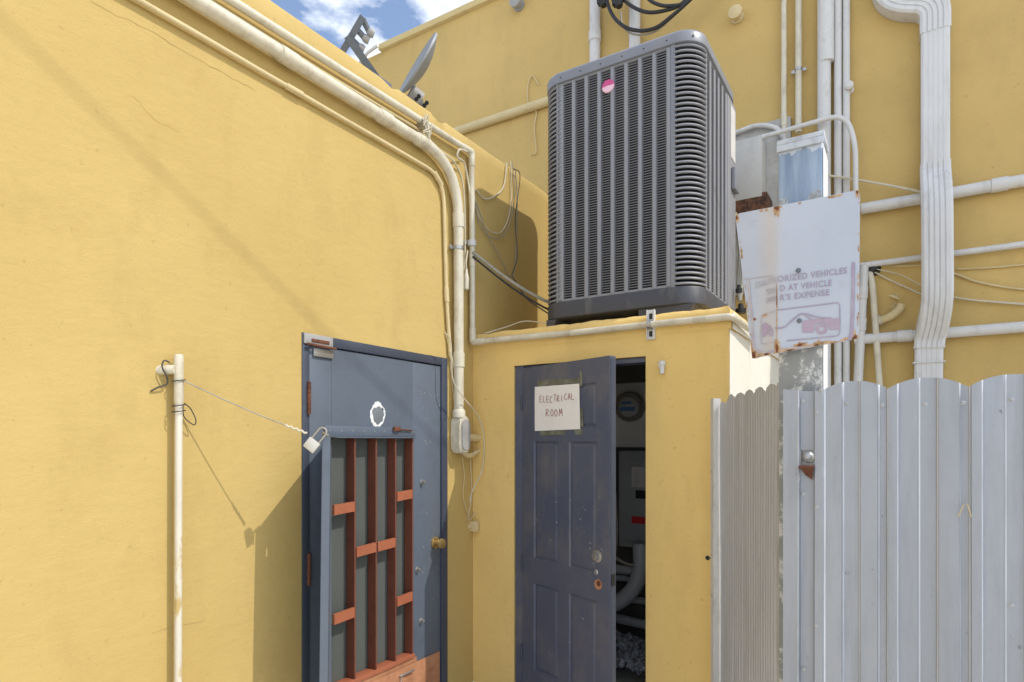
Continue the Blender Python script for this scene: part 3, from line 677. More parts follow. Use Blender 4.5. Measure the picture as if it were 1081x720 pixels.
# inside the room
p = py(663, 429, 4.33)
t = thing('electric_meter', p, 'round glass electric meter in the dim electrical room', 'meter')
obj('ring', MB().lathe((p.x, 4.40, p.z), (0, -1, 0), [(0, .112), (.05, .112), (.062, .10), (.063, .088), (.055, .085)], 28), 'steel', t)
obj('face', MB().lathe((p.x, 4.345, p.z), (0, -1, 0), [(0, .084), (.004, .084), (.02, .07), (.026, .02)], 24), 'glass', t)
obj('card', MB().box(p.x-.055, p.x+.055, 4.310, 4.318, p.z-.035, p.z-.005).box(p.x-.045, p.x+.03, 4.312, 4.318, p.z+.015, p.z+.035), 'blue_lbl', t)
a = py(653, 476, 4.25); b = py(690, 580, 4.25)
t = thing('breaker_panel', ((a.x+b.x)/2, 4.3, b.z), 'grey breaker panel with a red sticker inside the electrical room', 'electrical panel')
obj('cabinet', MB().box(a.x, b.x+.12, 4.25, 4.374, b.z, a.z, .006), 'panel_box', t)
obj('door', MB().box(a.x+.04, b.x+.09, 4.238, 4.249, b.z+.05, a.z-.05, .004), 'panel_box', t)
q = py(673, 504, 4.23); obj('label_card', MB().box(q.x-.045, q.x+.055, 4.232, 4.237, q.z-.07, q.z+.075), 'pvc_cool', t)
q = py(673, 549, 4.23); obj('sticker', MB().box(q.x-.045, q.x+.055, 4.232, 4.237, q.z-.025, q.z+.025), 'red', t)
q = py(675, 522, 4.23); obj('switch', MB().box(q.x-.03, q.x+.05, 4.228, 4.237, q.z-.03, q.z+.03, .004), 'ac_dark', t)
GI = 'grey pipes inside the electrical room'
m = MB().tube(spline([py(676, 575, 4.15), py(676, 600, 4.12), py(668, 622, 4.1), py(650, 637, 4.1), py(630, 640, 4.1), py(600, 642, 4.1)]), .055, 14)
solo('curved_pipe', m, 'grey_pvc', 'thick grey pipe bending left below the breaker panel', 'pipe', GI)
for k, (v, lab) in enumerate(((603, 'topmost grey pipe lying behind the thick bent pipe'), (656, 'grey pipe lying level just under the bent pipe'), (676, 'lower of the two level grey pipes near the floor'), (694, 'lowest level grey pipe above the crumpled sheeting'))):
    q = py(660, v, 4.28); solo('level_pipe', MB().tube([(q.x-.5, 4.30, q.z+.03), (q.x+.4, 4.30, q.z-.02)], .034, 12), 'grey_pvc', lab, 'pipe', GI)
for k, (v, lab) in enumerate(((612, 'grey pipe high in the stack, just below the panel'), (634, 'grey pipe of the stack crossing behind the bend'))):
    q = py(660, v, 4.3); solo('level_pipe', MB().tube([(q.x-.5, 4.33, q.z-.015), (q.x+.4, 4.33, q.z+.02)], .026, 12), 'grey_pvc', lab, 'pipe', GI)
for k, lab in enumerate(('pale cable hanging beside the breaker panel edge', 'thin cable crossing under the breaker panel')):
    pts = ([py(649, 520, 4.1), py(651, 560, 4.1), py(648, 590, 4.12), py(640, 602, 4.1)], [py(640, 580, 4.05), py(655, 592, 4.05), py(668, 596, 4.08), py(678, 586, 4.1)])[k]
    solo('room_cable', MB().tube(spline(pts), .011, 8), 'wire_grey', lab, 'cable', 'cables inside the electrical room')
b = bmesh.new(); bmesh.ops.create_grid(b, x_segments=34, y_segments=24, size=.5)
for v in b.verts: v.co = Vector((-1.62+v.co.x*.9, 3.85+v.co.y*.6, .17+.05*noise.noise(v.co*14)+.05*noise.noise(v.co*31)-.25*max(0, abs(v.co.x)-.35)))
solo('plastic_sheeting', MB().bm(b), 'foil', 'crumpled shiny plastic sheeting on the electrical room floor', 'sheeting', ang=10)

# ------------------------------------------------------------------ condenser
AX0, AX1, AY0, AY1, AZ0, AZ1 = -1.868, -.906, 3.315, 4.19, 2.252, 3.775
ac = thing('condenser_unit', ((AX0+AX1)/2, (AY0+AY1)/2, AZ0), 'big grey louvered air conditioning condenser on the electrical room roof', 'air conditioner')
CR = .135
def rrect(x0, x1, y0, y1, r, n=10):
    o = []
    for (cx, cy, a0) in ((x1-r, y0+r, -90), (x1-r, y1-r, 0), (x0+r, y1-r, 90), (x0+r, y0+r, 180)):
        for k in range(n+1):
            a = rad(a0+90*k/n); o.append((cx+r*math.cos(a), cy+r*math.sin(a)))
    return o
def skin(m, levels, close=True, n=10):      # levels: (z, inset)
    rows = []
    for z, ins in levels:
        pts = rrect(AX0+ins, AX1-ins, AY0+ins, AY1-ins, CR-ins*.7, n); rows.append([Vector((x, y, z)) for x, y in pts])
    k = len(rows[0]); vs = [p for r in rows for p in r]; fs = []
    for i in range(len(rows)-1):
        for j in range(k): fs.append([i*k+j, i*k+(j+1) % k, (i+1)*k+(j+1) % k, (i+1)*k+j])
    if close: fs += [list(range(k))[::-1], [(len(rows)-1)*k+j for j in range(k)]]
    return m.add(vs, fs)
# base with cut-away foot openings: front/side skirts
ZS = AZ0+.135
m = MB(); skin(m, [(AZ0+.036, .0), (AZ0+.041, -.006), (ZS-.01, -.006), (ZS, 0)])
obj('base_pan', m, 'ac_base', ac)
for x0, x1, y0, y1 in ((AX0+.03, AX0+.10, AY0+.012, AY0+.2), (AX1-.34, AX1-.03, AY0+.012, AY0+.2), (AX0+.03, AX0+.2, AY1-.2, AY1-.012), (AX1-.34, AX1-.012, AY1-.2, AY1-.03)):
    q = [(x0, y0, AZ0-.008), (x1-.02, y0, AZ0-.008), (x1, y0, AZ0+.0355), (x0, y0, AZ0+.0355)]
    obj('foot', MB().prism(q, (0, y1-y0, 0)), 'ac_base', ac)
m = MB(); skin(m, [(ZS+.001, .055), (AZ1-.07, .055)]); obj('coil', m, 'ac_dark', ac)
ZL0, ZL1 = ZS+.006, AZ1-.078
def face(side, cols, i0, i1, sl=90):
    """louver panel on one straight side; i0..i1 in metres along the side"""
    m = MB(); Wd = i1-i0; cw = Wd/cols; rib = .026
    def P3(a, dpt, z):
        if side == 'front': return Vector((a, AY0+dpt, z))
        if side == 'right': return Vector((AX1-dpt, a, z))
        if side == 'left': return Vector((AX0+dpt, a, z))
        return Vector((a, AY1-dpt, z))
    def slab(a0, a1, d0, d1, z0, z1):
        q = [P3(a0, d0, z0), P3(a1, d0, z0), P3(a1, d1, z0), P3(a0, d1, z0), P3(a0, d0, z1), P3(a1, d0, z1), P3(a1, d1, z1), P3(a0, d1, z1)]
        m.add(q, [[0, 1, 2, 3], [4, 5, 6, 7], [0, 1, 5, 4], [1, 2, 6, 5], [2, 3, 7, 6], [3, 0, 4, 7]])
    for c in range(cols+1):
        a = i0+cw*c; h = rib/2*(1.25 if c in (0, cols) else 1)
        q = [P3(a-h, .007, ZL0), P3(a-h*.55, .0, ZL0), P3(a+h*.55, .0, ZL0), P3(a+h, .007, ZL0), P3(a+h, .03, ZL0), P3(a-h, .03, ZL0)]
        m.prism(q, (0, 0, ZL1-ZL0))
    dz = (ZL1-ZL0)/sl
    for c in range(cols):
        a0 = i0+cw*c+rib/2-.001; a1 = i0+cw*(c+1)-rib/2+.001
        for k in range(sl):
            z = ZL0+dz*(k+.5)
            q = [P3(a0, .0025, z-.0012), P3(a0, .0035, z-.0030), P3(a0, .011, z-.0006), P3(a0, .011, z+.0014), P3(a0, .0035, z+.0008)]
            m.prism(q, P3(a1, 0, 0)-P3(a0, 0, 0))
    slab(i0-.012, i1+.012, .004, .03, ZL0-.012, ZL0+.006); slab(i0-.012, i1+.012, .004, .03, ZL1-.004, ZL1+.012)
    return m
fx0, fx1 = AX0+.135, AX1-.165
obj('louver_panel', face('front', 8, fx0, fx1), 'ac', ac)
obj('louver_panel', face('right', 5, AY0+.155, AY1-.25), 'ac', ac)
obj('louver_panel', face('left', 8, AY0+.155, AY1-.155, 60), 'ac', ac)
obj('louver_panel', face('back', 7, AX0+.155, AX1-.155, 60), 'ac', ac)
# corner posts: flat margins and big bowed louvers
def corner(cx, cy, a0, n=46, flat0=.0, flat1=.0):
    m = MB(); dz = (ZL1-ZL0+.012)/n; K = 10
    T0 = Vector((-math.sin(rad(a0)), math.cos(rad(a0)), 0)); T1 = Vector((-math.sin(rad(a0+90)), math.cos(rad(a0+90)), 0))
    def path(r):
        pts = [Vector((cx+r*math.cos(rad(a0+90*k/K)), cy+r*math.sin(rad(a0+90*k/K)), 0)) for k in range(K+1)]
        return [pts[0]-T0*flat0]+pts+[pts[-1]+T1*flat1]
    prof = [(CR-.002, .22), (CR+.004, .26), (CR+.007, .40), (CR+.005, .58), (CR-.001, .72), (CR-.014, .84), (CR-.030, .90), (CR-.03, .82), (CR-.014, .76), (CR-.008, .58), (CR-.008, .34)]
    paths = [path(r) for r, _ in prof]; nk = len(paths[0])
    for j in range(n):
        z = ZL0-.006+dz*j; vs = []; fs = []; q = len(prof)
        for k in range(nk):
            for i, (r, t) in enumerate(prof): vs.append(paths[i][k]+Vector((0, 0, z+dz*t)))
        for k in range(nk-1):
            for i in range(q): fs.append([k*q+i, k*q+(i+1) % q, (k+1)*q+(i+1) % q, (k+1)*q+i])
        fs += [list(range(q)), [(nk-1)*q+i for i in range(q)]]
        m.add(vs, fs)
    return m
for cx, cy, a0 in ((AX1-CR, AY0+CR, -90), (AX0+CR, AY0+CR, 180), (AX1-CR, AY1-CR, 0), (AX0+CR, AY1-CR, 90)):
    if a0 == 0: continue
    obj('corner_louver', corner(cx, cy, a0), 'ac', ac, ang=50)
for q in ([(fx1+.014, AY0-.002), (AX1-CR+.006, AY0-.002), (AX1-CR+.006, AY0+.03), (fx1+.014, AY0+.03)], [(AX0+CR-.028, AY0-.002), (fx0-.014, AY0-.002), (fx0-.014, AY0+.03), (AX0+CR-.028, AY0+.03)],
          [(AX1+.002, AY0+CR-.006), (AX1+.002, AY0+.142), (AX1-.03, AY0+.142), (AX1-.03, AY0+CR-.006)]):
    obj('corner_margin', MB().prism([Vector((x, y, ZL0-.01)) for x, y in q], (0, 0, ZL1-ZL0+.02)), 'ac_cap', ac)
m = MB(); m.box(AX1-.05, AX1+.003, AY1-.236, AY1-.02, ZL0-.008, ZL1+.004, .004)
sp = obj('service_panel', m, 'ac', ac); obj('data_label', MB().box(AX1+.0035, AX1+.0055, AY1-.16, AY1-.04, ZL1-.36, ZL1-.03), 'pvc_cool', sp)
obj('service_cover', MB().box(AX1+.004, AX1+.030, AY1-.15, AY1-.03, ZL1-.56, ZL1-.42, .008), 'ac_cap', ac)
m = MB(); skin(m, [(AZ1-.074, -.004), (AZ1-.070, -.010), (AZ1-.022, -.010), (AZ1-.008, -.004), (AZ1, .014), (AZ1+.003, .05)]); cap = obj('top_cap', m, 'ac_cap', ac, ang=50)
m = MB(); c = Vector(((AX0+AX1)/2, (AY0+AY1)/2, AZ1+.012))
for k in range(1, 9): m.tube([c+Vector((.045*k*math.cos(a), .045*k*math.sin(a), 0)) for a in [i*math.pi/16 for i in range(33)]], .004, 5, False)
for k in range(8): m.tube([c, c+Vector((.37*math.cos(k*math.pi/4), .37*math.sin(k*math.pi/4), .0))], .005, 5)
obj('fan_grille', m, 'ac_dark', cap)
m = MB()
for k in range(6): m.lathe((AX0+.14+k*.13, AY0-.010, AZ1-.045), (0, -1, 0), [(0, .004), (.003, .003)], 8)
m.lathe((AX1-.04, AY0+.028, AZ1-.045), (.7, -.7, 0), [(0, .007), (.006, .005)], 8)
o = obj('cap_screw', m, 'ac_dark', cap); o['kind'] = 'stuff'
p = py(642, 91, AY0-.004)
mb = MT('round_badge'); zc_ = p.z-AZ0
mb.color(mb.mix(mb.ramp(mb.math('ADD', mb.axis(2), mb.ramp(mb.noise(60), .3, .7, -.006, .006)), zc_-.004, zc_+.002), (.78, .50, .60), (.55, .07, .22))); mb.rough(.35); M['badge'] = mb.m
obj('badge', MB().lathe((p.x, AY0+.006, p.z), (0, -1, 0), [(0, .036), (.012, .038), (.016, .034), (.017, .01)], 28), 'badge', ac, 'round pink and white badge')

# ------------------------------------------------------------------ tall building behind
kb = thing('tall_building', (0, YK, 0), 'taller yellow stucco building standing behind in the shade', 'building')
zk = py(402, 52, YK).z; xk = py(402, 50, YK).x
m = MB().box(xk-.35, 6, YK, YK+8, 0, zk-.036); obj('wall', m, 'stucco_back', kb)
obj('coping', MB().box(xk, 6.02, YK-.045, YK+8, zk-.035, zk+.035, .012), 'coping', kb)
m = MB().tube([Vector((xk+.04, YK-.09, zk-.02)), Vector((xk-.12, YK-.09, zk-.05)), Vector((xk-.5, YK-.09, zk-.30))], .018, 10); obj('flashing', m, 'pvc_cool', kb)
GB = 'white pipes fixed to the tall yellow wall'
Y1 = YK-.05
q = py(490, 136, YK-.03); q2 = py(575, 109, YK-.03)
conduit('level_conduit', [(q.x-.8, YK-.035, (q.z+q2.z)/2), (q2.x+.9, YK-.035, (q.z+q2.z)/2)], .042, 'pvc_yellow', 'yellowed level conduit on the shaded wall left of the condenser', GB, .1)
def riser(u, v0, v1, w_, mat, lab, cpl=(), name='riser_pipe', y=Y1, clamps=()):
    a = py(u, v0, y); b = py(u, v1, y); a.x = b.x = (a.x+b.x)/2
    d = (a-CAM).dot(FW); r = w_/2/F*d; top = a+Vector((0, 0, .9 if v0 <= 0 else 0))
    return conduit(name, [top, b], r, mat, lab, GB, .1, [py(u, v, y) for v in cpl], .003, clamps=[(py(u, v, y), (0, -1, 0)) for v in clamps])
riser(628, 0, 330, 11.5, 'pvc_cool', 'white pipe rising behind the condenser, under the black connectors', (36,))
riser(670, 0, 330, 12, 'pvc_cool', 'white pipe rising behind the condenser, crossed by the black cables')
riser(827.5, 0, 400, 5.5, 'pvc', 'thinnest white pipe beside the blue topped post', (128,))
riser(843, 0, 140, 6.5, 'pvc', 'thin white pipe with a steel clip above the blue topped post', clamps=(84,))
riser(870, 0, 420, 13, 'pvc_cool', 'thickest white pipe of the row on the tall wall', (), y=YK-.07)
a = py(871, 0, YK-.07); 
riser(872, 0, 66, 15.5, 'pvc_cool', 'wide sleeve over the thickest white pipe', (), 'sleeve_pipe', YK-.071)
riser(884.5, 0, 430, 7.5, 'pvc_cool', 'white pipe just right of the thickest one')
riser(893.5, 0, 430, 7, 'pvc_cool', 'rightmost thin white pipe of the row on the tall wall', y=YK-.045)
# level pipes on the right
def level(u, v, w_, x0u, lab, y=Y1, mat='pvc_cool', cpl=()):
    p = py(u, v, y); d = (p-CAM).dot(FW); r = w_/2/F*d
    return conduit('level_pipe', [(py(x0u, v, y).x, y, p.z), (3.5, y, p.z+.0)], r, mat, lab, GB, .1, [py(k, v, y) for k in cpl], .004)
level(1030, 199.5, 12.5, 909, 'highest and thickest level pipe passing behind the downspout', cpl=(1052,))
level(1030, 264.5, 6.5, 908, 'thin level pipe passing behind the downspout')
level(1030, 349, 11.5, 902, 'lowest level pipe just above the metal fence', cpl=(942,))
# short bent pipes above the fence
p = py(912, 284, YK-.06)
conduit('drop_pipe', [(p.x, YK-.0, p.z+.0), (p.x, YK-.07, p.z+.02), py(909, 340, YK-.07), py(905, 420, YK-.06)], .030, 'pvc_cool', 'white capped pipe dropping right beside the towing sign', GB, .05, [py(911, 305, YK-.07), py(908, 343, YK-.07)], .002)
conduit('drop_pipe', [py(918, 288, YK-.03), py(921, 300, YK-.06), py(931, 440, YK-.06)], .021, 'pvc', 'slanting thin pipe right of the capped drop pipe', GB, .05, (), .002)
solo('black_grommet', MB().lathe(py(921, 284, YK-.001), (0, -1, 0), [(0, .055), (.012, .05), (.02, .034), (.05, .03), (.055, .012)], 12), 'black', 'black sealed cable hole behind the slanting thin pipe', 'grommet')
m = MB().tube(spline([py(928, 338, YK-.03), py(938, 335, YK-.05), py(948, 328, YK-.05), py(951, 322, YK-.04)]), [.027]*24+[.03], 10)
t = thing('broken_pipe', py(928, 338, YK-.03), 'broken stub of pipe with ragged ends on the tall wall', 'pipe')
obj('stub', m, 'pvc_yellow', t); obj('collar', MB().tube([py(926, 339, YK-.03), py(931, 337, YK-.035)], .035, 10), 'pvc', t)
m = MB()
for k in range(9):
    q = py(944+R.uniform(-4, 8), 318+R.uniform(-8, 8), YK-.02); m.add([q, q+Vector((R.uniform(-.07, .07), -.02, R.uniform(-.07, .07))), q+Vector((R.uniform(-.07, .07), .01, R.uniform(-.07, .07)))], [[0, 1, 2]])
obj('shred', m, 'pvc_yellow', t)
GT = 'thin wires strung along the tall wall'
wire([(921, 286), (940, 296), (960, 305), (975, 311), (1000, 313), (1030, 317), (1085, 321)], ('y', YK-.02), .006, 'wire_white', 'pale wire sagging right from the cable hole', group=GT)
wire([(925, 284), (950, 290), (966, 298), (985, 308), (1020, 316), (1085, 322)], ('y', YK-.03), .004, 'wire_white', 'second pale wire sagging just above its twin', group=GT)
wire([(943, 281), (975, 281), (1005, 288), (1030, 297), (1060, 303), (1085, 306)], ('y', YK-.012), .007, 'pvc_yellow', 'yellow painted wire slanting down to the right', group=GT)
wire([(1010, 284), (1040, 283), (1085, 279)], ('y', YK-.012), .006, 'pvc_yellow', 'yellow painted wire running nearly level at the right', group=GT)
wire([(872, 185), (900, 189), (940, 196), (975, 203)], ('y', YK-.10), .008, 'wire_white', 'taut pale wire from the riser pipes to the downspout', group=GT)
wire([(569, 90), (562, 80), (557, 92), (558, 110), (566, 118), (564, 136), (566, 160), (561, 163)], ('y', YK-.015), .006, 'pvc_yellow', 'yellow painted wire curling on the wall left of the condenser', group=GT)

# downspout
dsx = py(987.5, 150, YK-.12).x
prof = []; W2, D2 = .083, .062
# ribbed rectangular section, local (a across, b depth, front = -b)
def section(dep):
    o = []
    for k in range(5):
        c0 = -W2+.012+(2*W2-.024)*(k/5); c1 = -W2+.012+(2*W2-.024)*((k+1)/5); g = .006
        o += [(c0+g*.4, -D2), (c1-g*1.1, -D2), (c1-g*.6, -D2+dep), (c1-g*.0, -D2+dep)]
    return [(-W2, -D2+.012)]+o+[(W2, -D2+.012), (W2, D2), (-W2, D2)]
def sweep(path, secs, dep=.006):
    pf = section(dep)
    path = [Vector(p) for p in path]; vs = []; fs = []; n = len(pf)
    for i, p in enumerate(path):
        a = path[max(0, i-1)]; b = path[min(len(path)-1, i+1)]; t = (b-a).normalized(); ax, bx, s_ = secs[i]
        # keep section square to the path
        A = (ax-t*ax.dot(t)).normalized(); B = t.cross(A); B = B if B.dot(bx) > 0 else -B
        for u, v in pf: vs.append(p+A*u*s_+B*v*s_)
    for i in range(len(path)-1):
        for k in range(n): fs.append([i*n+k, i*n+(k+1) % n, (i+1)*n+(k+1) % n, (i+1)*n+k])
    fs += [list(range(n)), [(len(path)-1)*n+k for k in range(n)]]
    return MB().add(vs, fs)
ds = thing('downspout', (dsx, YK-.07, 0), 'white ribbed rainwater downspout bending over the pipes on the tall wall', 'downspout')
ex, ey = Vector((1, 0, 0)), Vector((0, 1, 0))
yo = YK-.07; yi = YK-.23
z1 = py(988, 36, yo).z; z2 = py(988, 176, yo).z; z3 = py(988, 214, yi).z; z4 = py(988, 322, yi).z; z5 = py(986, 352, yo-.02).z
zt_ = py(940, 4, yo).z
# upper elbow: comes down, turns right, turns down again
pe = [p for a, p in zip([None]+[0]*99, fillet([py(927, -90, yo), py(936, 3, yo), Vector((dsx, yo, py(988, 4, yo).z)), Vector((dsx, yo, z1))], .19, 9))]
pe = [pe[0]]+[p for a, p in zip(pe, pe[1:]) if (p-a).length > 1e-3]; secs = []
for i in range(len(pe)):
    t = (pe[min(i+1, len(pe)-1)]-pe[max(0, i-1)]).normalized(); secs.append((t.cross(ey), ey, 1.04))
obj('elbow', sweep(pe, secs), 'downspout', ds, ang=24)
obj('straight', sweep(sub([(dsx, yo, z1+.012), (dsx, yo, z2)], .3), [(ex, ey, .97)]*12, .0022), 'downspout', ds, ang=24)
p2 = fillet([(dsx, yo, z2+.015), (dsx, yo, z2-.05), (dsx+.003, yi, z3), (dsx+.006, yi, z4), (dsx-.03, yo-.01, z5-.02), (dsx-.035, yo-.01, z5-.10)], .12, 6)
obj('offset_bend', sweep(p2, [(ex, ey, 1.03)]*len(p2)), 'downspout', ds, ang=24)
obj('lower_straight', sweep([(dsx-.035, yo-.005, z5-.07), (dsx-.05, yo, 1.2), (dsx-.05, yo, 0.02)], [(ex, ey, .96)]*3, .0022), 'downspout', ds, ang=24)
zb_ = py(984, 383, yo).z; obj('band', MB().box(dsx-.036-W2-.008, dsx-.036+W2+.008, yo-D2-.012, YK-.002, zb_-.004, zb_+.004), 'downspout', ds); obj('band', MB().box(dsx-.034-W2-.006, dsx-.034+W2+.006, yo-D2-.01, YK-.002, zb_+.10, zb_+.106), 'downspout', ds)
# weather lamps / knobs on the wall
def knob(u, v, r, lab, name='wall_fixture', mat='pvc_yellow'):
    p = py(u, v, YK); solo(name, MB().lathe((p.x, YK-.001, p.z), (0, -1, 0), [(0, r), (.015, r), (.02, r*.7), (.05, r*.7), (.055, r), (.09, r*1.05), (.10, r*.6)], 16), mat, lab, 'wall fixture', 'small round fixtures on the tall wall')
knob(778.5, 19, .050, 'small pale round fixture on the wall right of the condenser top')
knob(548.5, 6, .058, 'round grey fixture at the picture top, left of the white pipes', mat='bulb_grey')
knob(897, 96, .028, 'tiny white fixture beside the rightmost riser pipe', mat='pvc_cool')
# black service cables with connectors
GS = 'black service cables drooping above the condenser'
yc = YK-.22
for pts, r, lab in (([(639, -20), (641, 2), (648, 18), (661, 29), (677, 32.5), (693, 29), (708, 18), (722, 6), (735, -8), (752, -40), (775, -120)], .015, 'lowest black cable drooping in front of the white pipe'),
                    ([(646, -25), (656, -4), (668, 7), (684, 13), (703, 11), (718, 5), (730, -8), (750, -40), (772, -120)], .0145, 'middle black cable, level where it passes the pipe'),
                    ([(668, -30), (682, -4), (696, 5), (710, 6), (722, 3), (735, -12), (752, -44), (776, -120)], .014, 'highest black cable, at the top of the picture'),
                    ([(655, 12), (657, 26), (664, 34), (676, 37), (692, 33), (706, 22), (720, 8), (733, -8), (750, -38), (773, -120)], .008, 'thin grey cable hanging just below the black ones')):
    wire(pts, ('y', yc+R.uniform(-.03, .03)), r, 'wire_grey' if r < .010 else 'black', lab, 'cable', 'service_cable', GS)
for u, v, lab in ((637, -2, 'black cable connector at the left pipe, picture top'), (653, -1, 'black cable connector between the two white pipes')):
    a = py(u-4, v-12, yc); b = py(u+1, v+8, yc); solo('cable_connector', MB().tube([a, a.lerp(b, .2), a.lerp(b, .25), a.lerp(b, .7), b], [.03, .04, .055, .05, .028], 10).box(b.x-.06, b.x-.03, yc-.03, yc+.03, b.z+.02, b.z+.10, .008), 'black', lab, 'connector', GS)
# disconnect box, board and arched conduits behind the condenser
ya = YK-.03
a = py(778, 138, ya); b = py(835, 235, ya)
solo('backing_panel', MB().box(a.x-.25, b.x, ya-.02, YK-.001, b.z-.5, a.z, .004), 'board', 'weathered pale board on the wall behind the white box', 'board')
yb0 = YK-.28
a = py(770, 152, yb0); b = py(803.5, 207, yb0)
t = thing('disconnect_box', ((a.x+b.x)/2, yb0+.1, b.z), 'white electrical box between the condenser and the blue topped post', 'electrical box')
obj('case', MB().box(a.x-.12, b.x, yb0, YK-.055, b.z, a.z, .006), 'box_white', t)
obj('lid', MB().box(a.x-.12, b.x+.006, yb0-.014, yb0-.001, b.z-.004, a.z+.004, .004), 'box_white', t)
a2 = py(772, 208, yb0); b2 = py(807, 224, yb0)
solo('rotten_timber', MB().box(a2.x-.1, b2.x+.02, yb0-.01, YK-.06, b2.z-.03, a2.z-.012, .008), 'rotten', 'rotten brown timber block under the white electrical box', 'timber')
yr = YK-.16
conduit('arched_conduit', [py(770, 157, yr), py(800, 146, yr), py(892, 120, yr), py(903, 150, yr), py(904, 300, yr)], .0175, 'pvc_cool', 'thin white conduit arching over the blue topped post', GB, .26, (), .001)
conduit('arched_conduit', [py(770, 143, yr+.08), py(800, 131, yr+.08), py(822, 135, yr+.08), py(829, 150, yr+.08)], .0175, 'pvc_cool', 'short arched conduit behind the longer arch', GB, .12, (), .001)
# clutter between condenser and sign
t = thing('line_set', (XB+.05, 4.3, 2.24), 'dark refrigerant lines and valves behind the condenser base', 'pipe')
m = MB()
for k in range(3): m.tube(spline([py(776+3*k, 225+8*k, 4.3), py(781+2*k, 262, 4.25), py(779+2*k, 300, 4.2), py(781, 318, 4.15)]), .012, 8)
obj('line', m, 'wire_grey', t); obj('valve', MB().lathe(py(782, 331, 4.1), (0, 0, 1), [(0, .03), (.03, .034), (.035, .018), (.06, .016), (.065, .008)], 10), 'black', t); obj('valve', MB().lathe(py(780, 309, 4.1), (0, 0, 1), [(0, .02), (.025, .022), (.03, .012), (.05, .011)], 10), 'black', t)

# ------------------------------------------------------------------ fence, post, sign
YF = 2.40; ZF = 1.742
us = [823, 826.5, 842.5, 844.5, 858, 860, 868, 870.5, 888, 890.5, 906, 908.5, 926, 929, 935.5, 938, 947, 949.5, 968.5, 971.5, 988.5, 991.5, 1012.5, 1015, 1023, 1026, 1036.5, 1039, 1060, 1063.5, 1082, 1085]
lv = []
cur = 1
xs = [py(u, 500, YF).x for u in us]
levels = [1, 0, 0, 1, 1, 0, 0, .35, .35, 1, 1, .3, .3, 1, 1, .2, .2, .7, .7, 1, 1, .35, .35, 1, 1, .2, .2, .7, .7, 1, 1, .3]
levels = [x*.66 for x in levels[:len(xs)]]
base_n = len(xs); span0 = xs[11]; per = xs[-1]-xs[11]
k = 1
while xs[-1] < 3.0:
    for i in range(12, base_n): xs.append(xs[i]+per*k); levels.append(levels[i])
    k += 1
vals = [py(u, 400, YF).x for u in (866, 935.5, 1023.5)]
def ztop(x):
    P_ = (vals[2]-vals[0])/2
    ph = (x-vals[0])/P_ if x < vals[1] else 1+(x-vals[1])/(vals[2]-vals[1])
    s = abs(math.sin(math.pi*(ph % 1)))**.75
    if x < vals[0]: s = .10+.35*min(1, (vals[0]-x)/.14)
    return ZF-.022+.034*s+noise.noise(Vector((x*9, 0, 0)))*.004
fn = thing('metal_fence', (1.2, YF, 0), 'weathered silver corrugated metal fence with a scalloped top', 'fence')
zz = [0.0, .6, 1.0, 1.3, py(850, 492, YF).z, py(850, 475, YF).z, 1.55]
vs = []; fs = []; xx = []; lvv = []; glint = []
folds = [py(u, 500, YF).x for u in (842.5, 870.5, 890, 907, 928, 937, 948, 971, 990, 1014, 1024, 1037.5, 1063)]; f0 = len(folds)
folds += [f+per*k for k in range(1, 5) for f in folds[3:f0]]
def lev(x):
    for a, b, la, lb_ in zip(xs, xs[1:], levels, levels[1:]):
        if a <= x <= b: return la+(lb_-la)*(x-a)/max(1e-6, b-a)
    return levels[-1]
cand = set(round(x, 5) for x in xs)
for a, b in zip(xs, xs[1:]):
    n = max(1, int((b-a)/.012)); cand |= {round(a+(b-a)*q/n, 5) for q in range(n)}
for f in folds: cand |= {round(f+d, 5) for d in (-.0028, -.0012, .0012, .0028)}
xx = sorted(c for c in cand if xs[0] <= c <= xs[-1]); lvv = [lev(x) for x in xx]
glint = [1.0 if min(abs(x-f) for f in folds) < .0016 else 0.0 for x in xx]  # marks the fold edges that get the painted sky highlight
nz_ = len(zz)+1
for x, l in zip(xx, lvv):
    for j in range(nz_):
        z = zz[j] if j < len(zz) else ztop(x)
        warp = -.0015*glint[xx.index(x)]+.010*noise.noise(Vector((x*1.6, z*.9, 2)))+.003*noise.noise(Vector((x*7, z*3, 5)))
        vs.append((x, YF+.032*l+warp, z))
x843, x859 = py(844, 480, YF).x, py(859, 480, YF).x
for i in range(len(xx)-1):
    for j in range(nz_-1):
        if j == 4 and x843 < (xx[i]+xx[i+1])/2 < x859: continue
        fs.append([i*nz_+j, (i+1)*nz_+j, (i+1)*nz_+j+1, i*nz_+j+1])
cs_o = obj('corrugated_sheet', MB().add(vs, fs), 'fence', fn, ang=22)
at = cs_o.data.attributes.new('fold_glint', 'FLOAT', 'POINT')
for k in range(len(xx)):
    for q in range(nz_): at.data[k*nz_+q].value = glint[k]
for u, v in ((867, 412), (862, 435), (893.5, 425.5), (931.5, 427), (977, 426), (1017.5, 424.5), (1069, 421), (847, 423), (862, 535), (847, 522), (862, 660), (848, 708), (1069, 640)):
    p = py(u, v, YF)
    lx = min(range(len(xx)), key=lambda i: abs(xx[i]-p.x)); yy = vs[lx*nz_][1]
    yy = YF+.032*lvv[lx]+.010*noise.noise(Vector((p.x*1.6, p.z*.9, 2)))+.003*noise.noise(Vector((p.x*7, p.z*3, 5)))
    obj('screw', MB().lathe((p.x, yy+.001, p.z), (0, -1, 0), [(0, .0078), (.0025, .0078), (.003, .0052), (.007, .0048), (.008, .0025)], 10), 'screw', fn)
